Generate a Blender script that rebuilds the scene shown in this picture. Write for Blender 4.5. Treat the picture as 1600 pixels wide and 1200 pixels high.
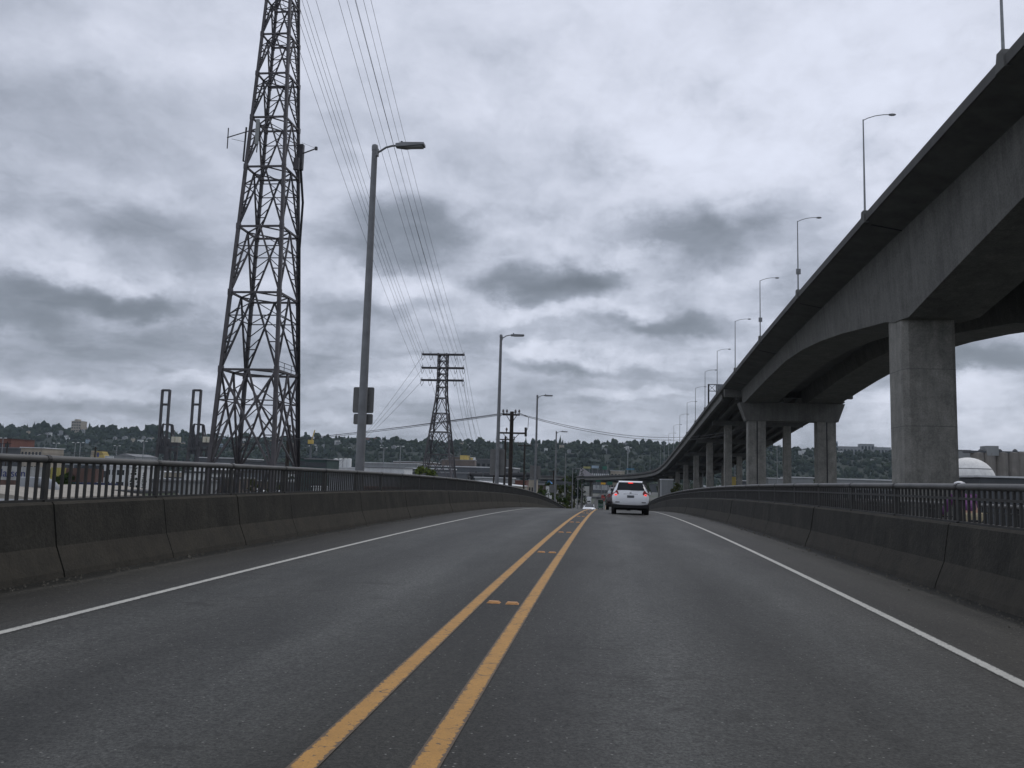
import bpy, math, random
import numpy as np
from mathutils import Vector, Matrix

for _o in list(bpy.data.objects):
    bpy.data.objects.remove(_o, do_unlink=True)
SC = bpy.context.scene
COL = SC.collection
R = math.radians
random.seed(7)

# ------------------------------------------------------------------ camera
YAW, PITCH, ROLL, EYE, FPX = .11632, .11068, .02779, 1.36, 1320.0
_F = Vector((-math.sin(YAW)*math.cos(PITCH), math.cos(YAW)*math.cos(PITCH), math.sin(PITCH)))
_R0 = Vector((math.cos(YAW), math.sin(YAW), 0)); _U0 = _R0.cross(_F)
_R = _R0*math.cos(ROLL)+_U0*math.sin(ROLL); _U = _U0*math.cos(ROLL)-_R0*math.sin(ROLL)
cam = bpy.data.cameras.new('camera'); camo = bpy.data.objects.new('camera', cam); COL.objects.link(camo)
cam.sensor_width = 36; cam.lens = FPX/1600*36; cam.clip_start = .1; cam.clip_end = 20000
camo.matrix_world = Matrix(((_R.x,_U.x,-_F.x,0),(_R.y,_U.y,-_F.y,0),(_R.z,_U.z,-_F.z,EYE),(0,0,0,1)))
SC.camera = camo

def ray(px, py): return _F+(px-800)/FPX*_R-(py-600)/FPX*_U
def at(px, py, Y):
    """where the sight line of photograph pixel px,py reaches the real distance Y down the road"""
    v = ray(px, py); return Vector((0,0,EYE))+v*(Y/v.y)

SC.view_settings.view_transform = 'Standard'; SC.view_settings.look = 'None'
SC.view_settings.exposure = 0; SC.view_settings.gamma = 1

# ------------------------------------------------------------------ node helper
class G:
    def __init__(s, nt): s.nt = nt; nt.nodes.clear()
    def n(s, t, **k):
        nd = s.nt.nodes.new('ShaderNode'+t)
        for a, v in k.items():
            if a in ('i0','i1','i2'): s.put(nd.inputs[int(a[1])], v)
            elif a[0].isupper(): s.put(nd.inputs[a.replace('_',' ')], v)
            else: setattr(nd, a, v)
        return nd
    def put(s, sock, v):
        if isinstance(v, bpy.types.NodeSocket): s.nt.links.new(v, sock)
        else: sock.default_value = v
    def m(s, op, a, b=0., c=0., clamp=False):
        nd = s.n('Math', operation=op, i0=a, i1=b, i2=c); nd.use_clamp = clamp; return nd.outputs[0]
    def vm(s, op, a, b=(0,0,0), out=0):
        nd = s.n('VectorMath', operation=op, i0=a, i1=b); return nd.outputs[out]
    def ramp(s, f, stops, interp='LINEAR'):
        nd = s.nt.nodes.new('ShaderNodeValToRGB'); s.put(nd.inputs[0], f); cr = nd.color_ramp; cr.interpolation = interp
        while len(cr.elements) < len(stops): cr.elements.new(.5)
        for e, (p, c) in zip(cr.elements, stops):
            e.position = p; e.color = (c,c,c,1) if not isinstance(c, tuple) else (*c[:3],1)
        return nd.outputs[0]
    def mix(s, f, a, b, mode='MIX'):
        nd = s.nt.nodes.new('ShaderNodeMix'); nd.data_type = 'RGBA'; nd.blend_type = mode
        s.put(nd.inputs[0], f)
        for q, v in ((6,a),(7,b)): s.put(nd.inputs[q], (*v[:3],1) if isinstance(v, tuple) else v)
        return nd.outputs[2]
    def noise(s, vec, scale, detail=4, rough=.55, dist=0., out=0):
        return s.n('TexNoise', Vector=vec, Scale=scale, Detail=detail, Roughness=rough, Distortion=dist).outputs[out]
    def mr(s, v, a, b, c, d, smooth=False):
        nd = s.n('MapRange', i0=v); nd.interpolation_type = 'SMOOTHSTEP' if smooth else 'LINEAR'
        for q, x in zip(range(1,5),(a,b,c,d)): nd.inputs[q].default_value = x
        return nd.outputs[0]

# ------------------------------------------------------------------ sky: overcast cloud deck over a Nishita sky
SUN_EL, SUN_AZ = R(52), R(40)          # azimuth measured from +Y towards +X
W = bpy.data.worlds.new("World"); SC.world = W; W.use_nodes = True
g = G(W.node_tree)
sky = g.n('TexSky', sky_type='NISHITA', sun_disc=False); sky.sun_elevation = SUN_EL; sky.sun_rotation = SUN_AZ
d = g.n('TexCoord').outputs['Generated']; d = g.vm('NORMALIZE', d)
sx = g.n('SeparateXYZ', i0=d)
zc = g.m('ADD', g.m('MAXIMUM', sx.outputs[2], 0.), .16)
pl = g.n('CombineXYZ', i0=g.m('DIVIDE', sx.outputs[0], zc), i1=g.m('DIVIDE', sx.outputs[1], zc), i2=0.).outputs[0]
wp = g.vm('ADD', pl, g.vm('MULTIPLY', g.vm('SUBTRACT', g.noise(pl, 2.2, 5, .6, 0, 1), (.5,.5,.5)), (.5,.5,0)))
n1 = g.noise(wp, 1.5, 9, .56); n2 = g.noise(wp, 5.0, 7, .62)
az = g.m('ARCTAN2', sx.outputs[0], sx.outputs[1]); el = g.m('ARCSINE', sx.outputs[2])
ae = g.n('CombineXYZ', i0=az, i1=el, i2=0.).outputs[0]
nq = g.vm('MULTIPLY', ae, (1.,1.35,1.))
wv = g.vm('MULTIPLY', g.vm('SUBTRACT', g.noise(nq, 9., 7, .60, 0, 1), (.5,.5,.5)), (.12,.085,0))
aew = g.vm('ADD', ae, wv)
puff = g.noise(g.vm('ADD', nq, g.vm('MULTIPLY', wv, (.6,.6,0))), 11., 8, .6)   # billows of the lower deck, seen from the side
CLOUDS = [ # photograph x, y, half sizes, change in brightness: single clouds of the deck
 (1250,120,420,230,.17),(650,60,260,120,.04),(90,70,110,45,.10),(230,190,200,70,-.10),(420,90,120,60,.05),(60,375,130,40,.10),(15,20,130,50,-.10),(230,90,110,40,.05),
 (230,350,140,40,-.17),(110,462,170,22,-.22),(25,492,80,24,-.16),(150,425,120,15,.12),(270,540,240,34,-.12),(80,560,130,24,-.08),(220,400,90,14,-.06),
 (640,350,120,50,-.25),(560,395,90,26,-.13),(860,437,115,42,-.30),(935,428,70,24,-.12),(740,440,50,20,-.08),(1090,372,130,44,-.26),(1010,402,60,18,.14),(1150,335,90,30,-.10),(1180,420,60,24,.06),
 (1050,505,110,22,-.22),(640,440,100,24,.20),(820,358,80,26,.10),(900,488,150,15,.18),(850,548,80,14,.17),(950,562,90,15,.17),(560,300,90,30,.08),(480,330,60,24,.06),
 (880,575,110,11,-.13),(780,520,90,22,-.06),(540,470,130,18,-.10),(700,500,70,18,.12),(940,622,70,13,.13),(1020,612,60,11,.14),(1075,560,60,14,.06),
 (500,600,170,12,.10),(150,612,180,10,.10),(300,590,110,9,.08),(420,640,160,8,.06),(1545,562,100,26,-.24),(1570,640,130,40,.20),(1370,640,70,24,.14),(1340,600,40,14,-.06),(1270,200,260,90,.05),(1000,250,200,60,.04),(880,260,120,40,-.06),(700,220,120,46,-.06),(770,170,120,30,.04),(1230,320,70,36,-.10),(370,400,90,26,-.08),(240,470,80,20,-.08),
 (330,645,300,12,-.07),(750,640,260,11,-.05),(640,560,90,12,-.05),(1000,150,140,40,-.04),(520,150,120,40,-.03)]
acc = None
for (px,py,rx,ry,am) in CLOUDS:
    v = ray(px,py).normalized()
    q = g.vm('SUBTRACT', aew, (math.atan2(v.x,v.y), math.asin(v.z), 0)); q = g.vm('MULTIPLY', q, (FPX/rx, FPX/ry, 0))
    q2 = g.vm('DOT_PRODUCT', q, q, 1); e_ = g.m('POWER', .3679, g.m('MULTIPLY', q2, g.m('ADD', q2, .35)) if ry < 60 else q2)
    acc = g.m('MULTIPLY_ADD', e_, am*(1.4 if am < 0 else 1.15), 0. if acc is None else acc)
E12 = g.m('DIVIDE', el, 1.2)
base = g.ramp(E12, [(0.,.43),(.06,.43),(.14,.47),(.25,.52),(.40,.59),(.7,.60),(1.,.56)])
a1 = g.ramp(E12, [(0.,.25),(.1,.45),(.3,.55),(.5,.42),(1.,.42)])
a2 = g.ramp(E12, [(0.,.55),(.12,.75),(.28,.50),(.45,.18),(.7,.10),(1.,.1)])
acc = g.m('MULTIPLY', acc, g.mr(puff, .3, .7, .55, 1.45))
lum = g.m('ADD', base, acc)
lum = g.m('MULTIPLY_ADD', g.m('SUBTRACT', n1, .5), a1, lum)
lum = g.m('MULTIPLY_ADD', g.m('SUBTRACT', n2, .5), .28, lum)
lum = g.m('MULTIPLY_ADD', g.m('SUBTRACT', puff, .5), a2, lum)
lum = g.m('MULTIPLY_ADD', g.m('SUBTRACT', lum, .45), 1.36, .455)
lum = g.m('ADD', .52, g.m('MULTIPLY', g.m('TANH', g.m('MULTIPLY', g.m('SUBTRACT', lum, .47), 2.3)), .36))
tint = g.ramp(lum, [(.1,(.86,1.0,1.18)),(.38,(.90,.985,1.18)),(.75,(.925,.975,1.13))])
cl = g.mix(1., tint, g.n('CombineXYZ', i0=lum, i1=lum, i2=lum).outputs[0], 'MULTIPLY')
cl = g.vm('MULTIPLY', cl, (10.,10.,10.))
skyc = g.mix(.95, sky.outputs[0], cl)
bg = g.n('Background', Color=skyc, Strength=.1)
g.nt.links.new(bg.outputs[0], g.n('OutputWorld').inputs[0])

sun = bpy.data.lights.new('sun','SUN'); sun.energy = .7; sun.angle = R(25); sun.color = (1,.96,.9)
suno = bpy.data.objects.new('sun', sun); COL.objects.link(suno)
_sd = Vector((math.sin(SUN_AZ)*math.cos(SUN_EL), math.cos(SUN_AZ)*math.cos(SUN_EL), math.sin(SUN_EL)))
suno.rotation_euler = (-_sd).to_track_quat('-Z','Y').to_euler()

# ------------------------------------------------------------------ materials
MATS = {}
def M(name, col, rough=.8, var=.2, scale=3., bump=0., bscale=30., metal=0., streak=0., grime=None, spec=.5, coat=0.):
    """painted / weathered surface: broad mottling, optional vertical streaks, optional speckled grime, bump"""
    if name in MATS: return MATS[name]
    m = bpy.data.materials.new(name); m.use_nodes = True; g = G(m.node_tree)
    P = g.n('NewGeometry').outputs['Position']
    f = g.noise(P, scale, 5, .6)
    k = g.mr(f, .3, .7, 1-var, 1+var)
    if streak:
        q = g.vm('MULTIPLY', P, (1.,1.,.07)); s2 = g.mr(g.noise(q, scale*2.2, 5, .65), .35, .75, 1+streak*.35, 1-streak)
        k = g.m('MULTIPLY', k, s2)
    c = g.mix(1., (*col,1), g.n('CombineXYZ', i0=k, i1=k, i2=k).outputs[0], 'MULTIPLY')
    if grime:
        gm = g.mr(g.noise(P, grime[1], 6, .7), grime[2], grime[2]+.12, 0, grime[3], True)
        c = g.mix(gm, c, (*grime[0],1))
    b = g.n('BsdfPrincipled', Base_Color=c, Roughness=rough, Metallic=metal)
    b.inputs['Specular IOR Level'].default_value = spec; b.inputs['Coat Weight'].default_value = coat
    if bump:
        b_ = g.n('Bump', Strength=bump, Distance=.02, Height=g.noise(P, bscale, 4, .6)); g.nt.links.new(b_.outputs[0], b.inputs['Normal'])
    g.nt.links.new(b.outputs[0], g.n('OutputMaterial').inputs[0]); MATS[name] = m; return m

def m_glow(name, col, strength):
    m = M(name, col, .3, 0.05); b = [n for n in m.node_tree.nodes if n.type == 'BSDF_PRINCIPLED'][0]
    b.inputs['Emission Color'].default_value = (*col,1); b.inputs['Emission Strength'].default_value = strength; return m

def m_asphalt():
    m = bpy.data.materials.new('asphalt'); m.use_nodes = True; g = G(m.node_tree)
    P = g.n('NewGeometry').outputs['Position']; s = g.n('SeparateXYZ', i0=P); x = s.outputs[0]
    wob = g.m('MULTIPLY_ADD', g.m('SUBTRACT', g.noise(P, .6, 3), .5), .30, x); wob = g.m('MULTIPLY_ADD', g.m('SUBTRACT', g.noise(P, 9., 4), .5), .16, wob)
    t = g.mr(wob, -6.5, 4.5, 0, 1)
    def u(v): return (v+6.5)/11
    lane = g.ramp(t, [(0,(.022,.021,.017)),(u(-6.15),(.024,.023,.018)),(u(-6.05),(.075,.070,.058)),(u(-5.95),(.045,.042,.034)),(u(-5.05),(.044,.041,.034)),(u(-4.75),(.056,.055,.049)),(u(-4.2),(.082,.083,.076)),(u(-3.3),(.055,.055,.050)),(u(-2.3),(.088,.089,.082)),
       (u(-1.7),(.058,.058,.052)),(u(-1.35),(.040,.039,.033)),(u(-.75),(.038,.037,.031)),(u(-.45),(.052,.051,.046)),(u(.35),(.092,.093,.086)),(u(1.2),(.052,.052,.047)),
       (u(1.95),(.080,.081,.075)),(u(2.75),(.060,.059,.053)),(u(3.05),(.042,.039,.032)),(u(3.95),(.045,.042,.034)),(u(4.05),(.072,.067,.055)),(u(4.14),(.024,.023,.018)),(1,(.022,.021,.017))])
    q = g.vm('MULTIPLY', P, (1.,.18,1.))
    k = g.mr(g.noise(q, .9, 6, .65), .32, .68, .64, 1.34)
    k = g.m('MULTIPLY', k, g.mr(g.noise(P, 20, 6, .8), .3, .7, .66, 1.36))
    spk = g.noise(P, 42, 4, .9); k = g.m('MULTIPLY', k, g.mr(spk, .34, .66, .25, 1.7))
    k = g.m('MULTIPLY', k, .82)
    c = g.mix(1., lane, g.n('CombineXYZ', i0=k, i1=k, i2=k).outputs[0], 'MULTIPLY')
    vo = g.n('TexVoronoi', Vector=P, Scale=26.); st = g.mr(vo.outputs['Distance'], .10, .22, .9, 0.)
    rnd = g.n('SeparateXYZ', i0=vo.outputs['Color']); st = g.m('MULTIPLY', st, g.m('GREATER_THAN', rnd.outputs[0], .84))
    c = g.mix(st, c, (.24,.235,.215))
    # dark scuffs and shallow stripped patches across the lanes
    q2 = g.vm('MULTIPLY', P, (.55,1.6,1.)); sc = g.mr(g.noise(q2, 2.6, 8, .72, .6), .53, .64, 0, .62, True)
    sc = g.m('MULTIPLY', sc, g.mr(g.noise(P, .28, 2), .45, .6, 0, 1, True)); c = g.mix(sc, c, (.022,.021,.018))
    b = g.n('BsdfPrincipled', Base_Color=c, Roughness=.62); b.inputs['Specular IOR Level'].default_value = .22
    bm = g.n('Bump', Strength=.6, Distance=.006, Height=spk); g.nt.links.new(bm.outputs[0], b.inputs['Normal'])
    g.nt.links.new(b.outputs[0], g.n('OutputMaterial').inputs[0]); return m

def m_paint(name, col, wear, cracks):
    m = bpy.data.materials.new(name); m.use_nodes = True; g = G(m.node_tree)
    P = g.n('NewGeometry').outputs['Position']; s = g.n('SeparateXYZ', i0=P)
    k = g.mr(g.noise(P, 6, 6, .7), .3, .7, .86, 1.1); k = g.m('MULTIPLY', k, g.mr(g.noise(P, 95, 3, .7), .3, .7, .82, 1.14))
    c = g.mix(1., (*col,1), g.n('CombineXYZ', i0=k, i1=k, i2=k).outputs[0], 'MULTIPLY')
    uv = g.n('TexCoord').outputs['UV']; e = g.n('SeparateXYZ', i0=uv).outputs[0]
    edge = g.m('MULTIPLY', g.m('ABSOLUTE', g.m('SUBTRACT', e, .5)), 2.)
    w = g.m('ADD', g.m('MULTIPLY', g.noise(P, 26, 6, .75), 1.), g.m('MULTIPLY', g.m('POWER', edge, 5.), .42))
    wf = g.mr(w, wear, wear+.09, 0, .85, True)
    if cracks:
        wp = g.vm('ADD', P, g.vm('MULTIPLY', g.noise(P, 7, 4, .6, 0, 1), (.12,.12,0)))
        vo = g.n('TexVoronoi', Vector=g.vm('MULTIPLY', wp, (2.2,3.4,1.)), Scale=1.25, feature='DISTANCE_TO_EDGE')
        cr = g.mr(vo.outputs[0], .006, .014, .95, 0.); cr = g.m('MULTIPLY', cr, g.mr(g.noise(P, 1.1, 2), .50, .56, 0, 1))
        wf = g.m('MAXIMUM', wf, cr)
    c = g.mix(wf, c, (.050,.050,.048))
    b = g.n('BsdfPrincipled', Base_Color=c, Roughness=.65)
    bm = g.n('Bump', Strength=.5, Distance=.004, Height=g.noise(P, 95, 3, .7)); g.nt.links.new(bm.outputs[0], b.inputs['Normal'])
    g.nt.links.new(b.outputs[0], g.n('OutputMaterial').inputs[0]); return m

def m_leaf(name, c1, c2, scale):
    m = bpy.data.materials.new(name); m.use_nodes = True; g = G(m.node_tree)
    P = g.n('NewGeometry').outputs['Position']
    c = g.ramp(g.noise(P, scale, 4, .65), [(.32,c1),(.68,c2)])
    b = g.n('BsdfPrincipled', Base_Color=c, Roughness=.75); b.inputs['Specular IOR Level'].default_value = .08
    g.nt.links.new(b.outputs[0], g.n('OutputMaterial').inputs[0]); MATS[name] = m; return m

# ------------------------------------------------------------------ mesh helper
WPOS = {}
class MB:
    def __init__(s): s.v = []; s.f = []; s.uv = None
    def add(s, vs, fs):
        o = len(s.v); s.v += [tuple(v) for v in vs]; s.f += [tuple(i+o for i in f) for f in fs]; return s
    def box(s, x0, x1, y0, y1, z0, z1):
        return s.add([(x0,y0,z0),(x1,y0,z0),(x1,y1,z0),(x0,y1,z0),(x0,y0,z1),(x1,y0,z1),(x1,y1,z1),(x0,y1,z1)],
                     [(3,2,1,0),(4,5,6,7),(0,1,5,4),(1,2,6,5),(2,3,7,6),(3,0,4,7)])
    def beam(s, a, b, w, h=None, up=None):
        a = Vector(a); b = Vector(b); h = w if h is None else h; d = b-a
        if d.length < 1e-6: return s
        d.normalize(); u = Vector(up) if up else (Vector((0,0,1)) if abs(d.z) < .9 else Vector((0,1,0)))
        r = d.cross(u).normalized(); u = r.cross(d)
        c = [(-1,-1),(1,-1),(1,1),(-1,1)]
        return s.add([p+r*i*w/2+u*j*h/2 for p in (a,b) for i, j in c], [(3,2,1,0),(4,5,6,7),(0,1,5,4),(1,2,6,5),(2,3,7,6),(3,0,4,7)])
    def tube(s, pts, r, n=8):
        pts = [Vector(p) for p in pts]; rs = r if isinstance(r, (list,tuple)) else [r]*len(pts); o = len(s.v); u = None
        for i, p in enumerate(pts):
            d = (pts[min(i+1,len(pts)-1)]-pts[max(i-1,0)]).normalized()
            if u is None: u = d.orthogonal().normalized()
            u = (u-d*u.dot(d)).normalized(); w = d.cross(u)
            for k in range(n):
                a = 2*math.pi*k/n; s.v.append(tuple(p+(u*math.cos(a)+w*math.sin(a))*rs[i]))
        for i in range(len(pts)-1):
            for k in range(n):
                a = o+i*n+k; b = o+i*n+(k+1) % n; s.f.append((a,b,b+n,a+n))
        s.f.append(tuple(o+k for k in reversed(range(n)))); e = o+(len(pts)-1)*n; s.f.append(tuple(e+k for k in range(n)))
        return s
    def lathe(s, c, prof, n=20, axis='z'):
        o = len(s.v); c = Vector(c)
        for (r, h) in prof:
            for k in range(n):
                a = 2*math.pi*k/n; p = (r*math.cos(a), r*math.sin(a), h)
                if axis == 'x': p = (p[2],p[0],p[1])
                if axis == 'y': p = (p[0],p[2],p[1])
                s.v.append(tuple(c+Vector(p)))
        for i in range(len(prof)-1):
            for k in range(n):
                a = o+i*n+k; b = o+i*n+(k+1) % n; s.f.append((a,b,b+n,a+n))
        s.f.append(tuple(o+k for k in reversed(range(n)))); e = o+(len(prof)-1)*n; s.f.append(tuple(e+k for k in range(n)))
        return s
    def sweep(s, prof, ys, close=True):
        """prof(y) -> list of (x,z); swept along y"""
        o = len(s.v); n = None
        for y in ys:
            p = prof(y); n = len(p)
            s.v += [(q[0], q[2] if len(q) > 2 else y, q[1]) for q in p]
        for i in range(len(ys)-1):
            for k in range(n if close else n-1):
                a = o+i*n+k; b = o+i*n+(k+1) % n; s.f.append((a,b,b+n,a+n))
        if close:
            s.f.append(tuple(o+k for k in reversed(range(n)))); e = o+(len(ys)-1)*n; s.f.append(tuple(e+k for k in range(n)))
        return s
    def prism(s, poly, a, b):
        """poly: list of 3d points; extruded by vector b-a"""
        n = len(poly); d = Vector(b)-Vector(a); vs = [Vector(p) for p in poly]; vs = vs+[v+d for v in vs]
        return s.add(vs, [tuple(reversed(range(n))), tuple(range(n,2*n))]+[(k,(k+1) % n,n+(k+1) % n,n+k) for k in range(n)])
    def build(s, name, mat, parent=None, smooth=False, bevel=0, loc=None):
        v = np.array(s.v, dtype=np.float64).reshape(-1,3)
        if parent is not None: base = np.array(WPOS.get(parent.name, (0,0,0)))
        elif loc is not None: base = np.array(loc, float)
        else: base = np.array([(v[:,0].min()+v[:,0].max())/2, (v[:,1].min()+v[:,1].max())/2, v[:,2].min()])
        me = bpy.data.meshes.new(name); me.from_pydata((v-base).tolist(), [], s.f)
        me.materials.append(mat); me.update()
        if smooth:
            me.polygons.foreach_set('use_smooth', [True]*len(me.polygons))
            me.set_sharp_from_angle(angle=R(40))
        o = bpy.data.objects.new(name, me); COL.objects.link(o)
        if parent is not None: o.parent = parent; WPOS[o.name] = tuple(base)
        else: o.location = base; WPOS[o.name] = tuple(base)
        if parent is not None: WPOS[o.name] = WPOS.get(parent.name, (0,0,0))
        if bevel:
            b = o.modifiers.new('bevel','BEVEL'); b.width = bevel; b.segments = 2; b.limit_method = 'ANGLE'
        return o

def tag(o, label=None, cat=None, group=None, kind=None):
    if label: o['label'] = label
    if cat: o['category'] = cat
    if group: o['group'] = group
    if kind: o['kind'] = kind
    return o
def thing(name, loc, label, cat, group=None):
    o = bpy.data.objects.new(name, None); o.empty_display_size = .3; o.location = loc; COL.objects.link(o); WPOS[o.name] = tuple(loc)
    return tag(o, label, cat, group)
def copy_tree(o, loc=None, rz=None, label=None, parent=None, mats=None):
    c = o.copy(); COL.objects.link(c)
    if parent is not None: c.parent = parent
    else:
        if loc is not None: c.location = loc
        if rz is not None: c.rotation_euler = (0,0,rz)
        if label: c['label'] = label
    for ch in o.children: copy_tree(ch, parent=c)
    return c
ORD = ['nearest','second','third','fourth','fifth','sixth','seventh','eighth','ninth','tenth','eleventh','twelfth','thirteenth','fourteenth','fifteenth']

# ------------------------------------------------------------------ palette
m_asph = m_asphalt()
m_yel = m_paint('yellow paint', (.47,.245,.055), .575, True); m_wht = m_paint('white paint', (.50,.49,.44), .575, False)
def m_stained(name, col, light, dark, sc, drip, bump, up_tint=None):
    m = bpy.data.materials.new(name); m.use_nodes = True; g = G(m.node_tree); P = g.n('NewGeometry').outputs['Position']
    c = g.ramp(g.noise(P, sc, 7, .68, .4), [(.30,dark),(.5,col),(.72,light)])
    dr = g.mr(g.noise(g.vm('MULTIPLY', P, (1.,1.,.10)), drip, 6, .7), .36, .72, 1.10, .76); fine = g.mr(g.noise(P, sc*14, 5, .75), .3, .7, .72, 1.3)
    k = g.m('MULTIPLY', dr, fine); c = g.mix(1., c, g.n('CombineXYZ', i0=k, i1=k, i2=k).outputs[0], 'MULTIPLY')
    sp = g.mr(g.noise(P, sc*9, 6, .8), .66, .72, 0, .55, True); c = g.mix(sp, c, tuple(v*1.7 for v in light))
    if up_tint:   # lighter brown mixed in patchily where faces turn upward: sloping foot, flat top
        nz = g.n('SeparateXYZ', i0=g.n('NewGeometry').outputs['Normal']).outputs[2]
        dm = g.m('MULTIPLY', g.mr(nz, .12, .32, 0, 1, True), g.mr(g.noise(P, 3.2, 6, .7), .32, .62, .25, 1.)); c = g.mix(g.m('MULTIPLY', dm, .75), c, up_tint)
    b = g.n('BsdfPrincipled', Base_Color=c, Roughness=.92); b.inputs['Specular IOR Level'].default_value = .3
    bm = g.n('Bump', Strength=bump, Distance=.03, Height=g.noise(P, sc*14, 5, .7)); g.nt.links.new(bm.outputs[0], b.inputs['Normal'])
    g.nt.links.new(b.outputs[0], g.n('OutputMaterial').inputs[0]); MATS[name] = m; return m
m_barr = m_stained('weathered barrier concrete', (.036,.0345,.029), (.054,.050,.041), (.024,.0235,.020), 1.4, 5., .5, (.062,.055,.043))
m_conc = m_stained('viaduct concrete', (.15,.148,.136), (.182,.178,.163), (.122,.12,.11), .35, 1.1, .25)
m_concd = M('girder concrete', (.125,.124,.116), .9, .18, .3, .2, 4, streak=.2)
m_pier = m_stained('pier concrete', (.245,.238,.215), (.315,.303,.27), (.172,.167,.152), .5, 1.2, .25)
m_rail = M('dark weathered railing metal', (.034,.033,.030), .55, .3, 6, .15, 80)
m_railt = M('galvanised rail tube', (.10,.098,.092), .5, .25, 3, .15, 60, streak=0)
m_galv = M('galvanised steel', (.25,.26,.265), .5, .2, 2.5, metal=.35)
m_galvd = M('dull galvanised steel', (.20,.205,.21), .55, .2, 2, metal=.2)
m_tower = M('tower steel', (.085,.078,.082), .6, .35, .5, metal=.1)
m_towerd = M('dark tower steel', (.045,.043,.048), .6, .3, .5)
m_blk = M('black rubber', (.016,.016,.017), .8, .2, 5)
m_dark = M('dark plastic', (.022,.022,.024), .6, .2, 5)
m_wire = M('conductor', (.05,.05,.055), .6, .1, 1)
m_wood = M('creosoted timber', (.035,.027,.022), .85, .3, 3, .3, 20, streak=.3)
m_sign = M('bare sign back', (.165,.165,.160), .55, .14, 2.5, metal=.2)
m_insul = M('insulator', (.10,.09,.085), .4, .2, 3)
m_wcar = M('white car paint', (.78,.79,.80), .22, .03, 2, coat=.6)
m_glass = M('dark car glass', (.018,.02,.022), .06, .05, 2, spec=.6)
m_red = m_glow('lit brake light', (.9,.03,.02), 1.3); m_redd = M('red lamp lens', (.20,.010,.010), .2, .1, 3)
m_chrome = M('bright trim', (.5,.5,.5), .2, .05, 3, metal=.9)

# ------------------------------------------------------------------ the road profile
S0, K0, CAP, GZ = -.00734, .00062, .06296, -12.0
Y1 = (CAP-S0)/K0
def _slope(y):
    y = max(y, -40)
    if y < Y1: return S0+K0*y
    if y < 222: return CAP
    if y < 285: return CAP*(1-(y-222)/63)
    return 0.
_ty = np.arange(-60, 400, .25); _tz = -np.concatenate([[0], np.cumsum([(_slope(a)+_slope(a+.25))/2*.25 for a in _ty[:-1]])])
_tz -= np.interp(0, _ty, _tz); GZ = float(_tz[-1])-.0
def RZ(y): return float(np.interp(y, _ty, _tz))
YS = [-40+.0, -30, -20, -12, -6]+list(np.arange(-2, 60, 1.))+list(np.arange(60, 300, 3.))+[300., 400., 600., 900., 1300., 1700.]
XL, XR = -6.38, 4.36

def strip(x0, x1, dz, name, mat, y0=-40, y1=1700):
    ys = [y for y in YS if y0 <= y <= y1]; b = MB()
    vs = []; uv = []
    for y in ys: vs += [(x0,y,RZ(y)+dz),(x1,y,RZ(y)+dz)]
    fs = [(2*i,2*i+1,2*i+3,2*i+2) for i in range(len(ys)-1)]
    b.add(vs, fs); o = b.build(name, mat, loc=(0,0,0)); me = o.data; ul = me.uv_layers.new(name='UVMap')
    for lp in me.loops: ul.data[lp.index].uv = (lp.vertex_index % 2, vs[lp.vertex_index][1])
    return tag(o, kind='structure')
strip(XL-.6, XR+.6, 0, 'road', m_asph)
strip(-1.435, -1.298, .004, 'centre_line', m_yel, y1=600); strip(-.892, -.752, .004, 'centre_line', m_yel, y1=600)
strip(-4.80, -4.69, .004, 'edge_line', m_wht, y1=600); strip(2.82, 2.93, .004, 'edge_line', m_wht, y1=600)

# deck slab of the low bridge and its bents
b = MB(); ys = [y for y in YS if -40 <= y <= 255]
b.sweep(lambda y: [(-7.4,RZ(y)-.03),(-7.4,RZ(y)-.5),(-5.5,RZ(y)-1.6),(7,RZ(y)-1.6),(9.3,RZ(y)-.6),(9.3,RZ(y)-.32),(4.95,RZ(y)-.32),(4.95,RZ(y)-.03)], ys)
tag(b.build('bridge_deck', m_concd, loc=(0,0,0)), kind='structure')
for i, y in enumerate(range(-25, 215, 40)):
    b = MB(); b.box(-5,-3.4,y-.8,y+.8,GZ-1,RZ(y)-1.7); b.box(4.5,6.1,y-.8,y+.8,GZ-1,RZ(y)-1.7); b.box(-6,7,y-1,y+1,RZ(y)-2.9,RZ(y)-1.55)
    tag(b.build('bridge_support', m_pier), kind='structure')
b = MB(); ys = [y for y in YS if -40 <= y <= 255]
b.sweep(lambda y: [(4.96,RZ(y)-.165),(8.75,RZ(y)-.165),(8.75,RZ(y)-.31),(4.96,RZ(y)-.31)], ys)
tag(b.build('cycle_path', M('worn concrete path', (.15,.15,.145), .9, .2, 1.5, .2, 40), loc=(0,0,0)), kind='structure')

# loose grit, leaves and litter crumbs along both barrier feet
rg = np.random.default_rng(11); gb = MB()
for sx_, n_ in ((XL+.02,750),(XR-.02,750)):
    for _ in range(n_):
        y = 3+55*rg.random()**1.6; off_ = abs(rg.normal(0,.16))+.02; x = sx_+(off_ if sx_ < 0 else -off_); r = rg.uniform(.006,.022)*(1 if rg.random() > .06 else 2.2); z = RZ(y)
        a = rg.uniform(0,6.28); c_, s_ = math.cos(a)*r, math.sin(a)*r
        gb.add([(x+c_,y+s_,z),(x-s_,y+c_,z),(x-c_,y-s_,z),(x+s_,y-c_,z),(x,y,z+r*1.1)], [(0,1,4),(1,2,4),(2,3,4),(3,0,4)])
tag(gb.build('gutter_grit', M('grit', (.085,.078,.062), .9, .5, 40), loc=(0,0,0)), 'loose grit and crumbs along the foot of both barriers', 'grit', kind='stuff')

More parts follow.
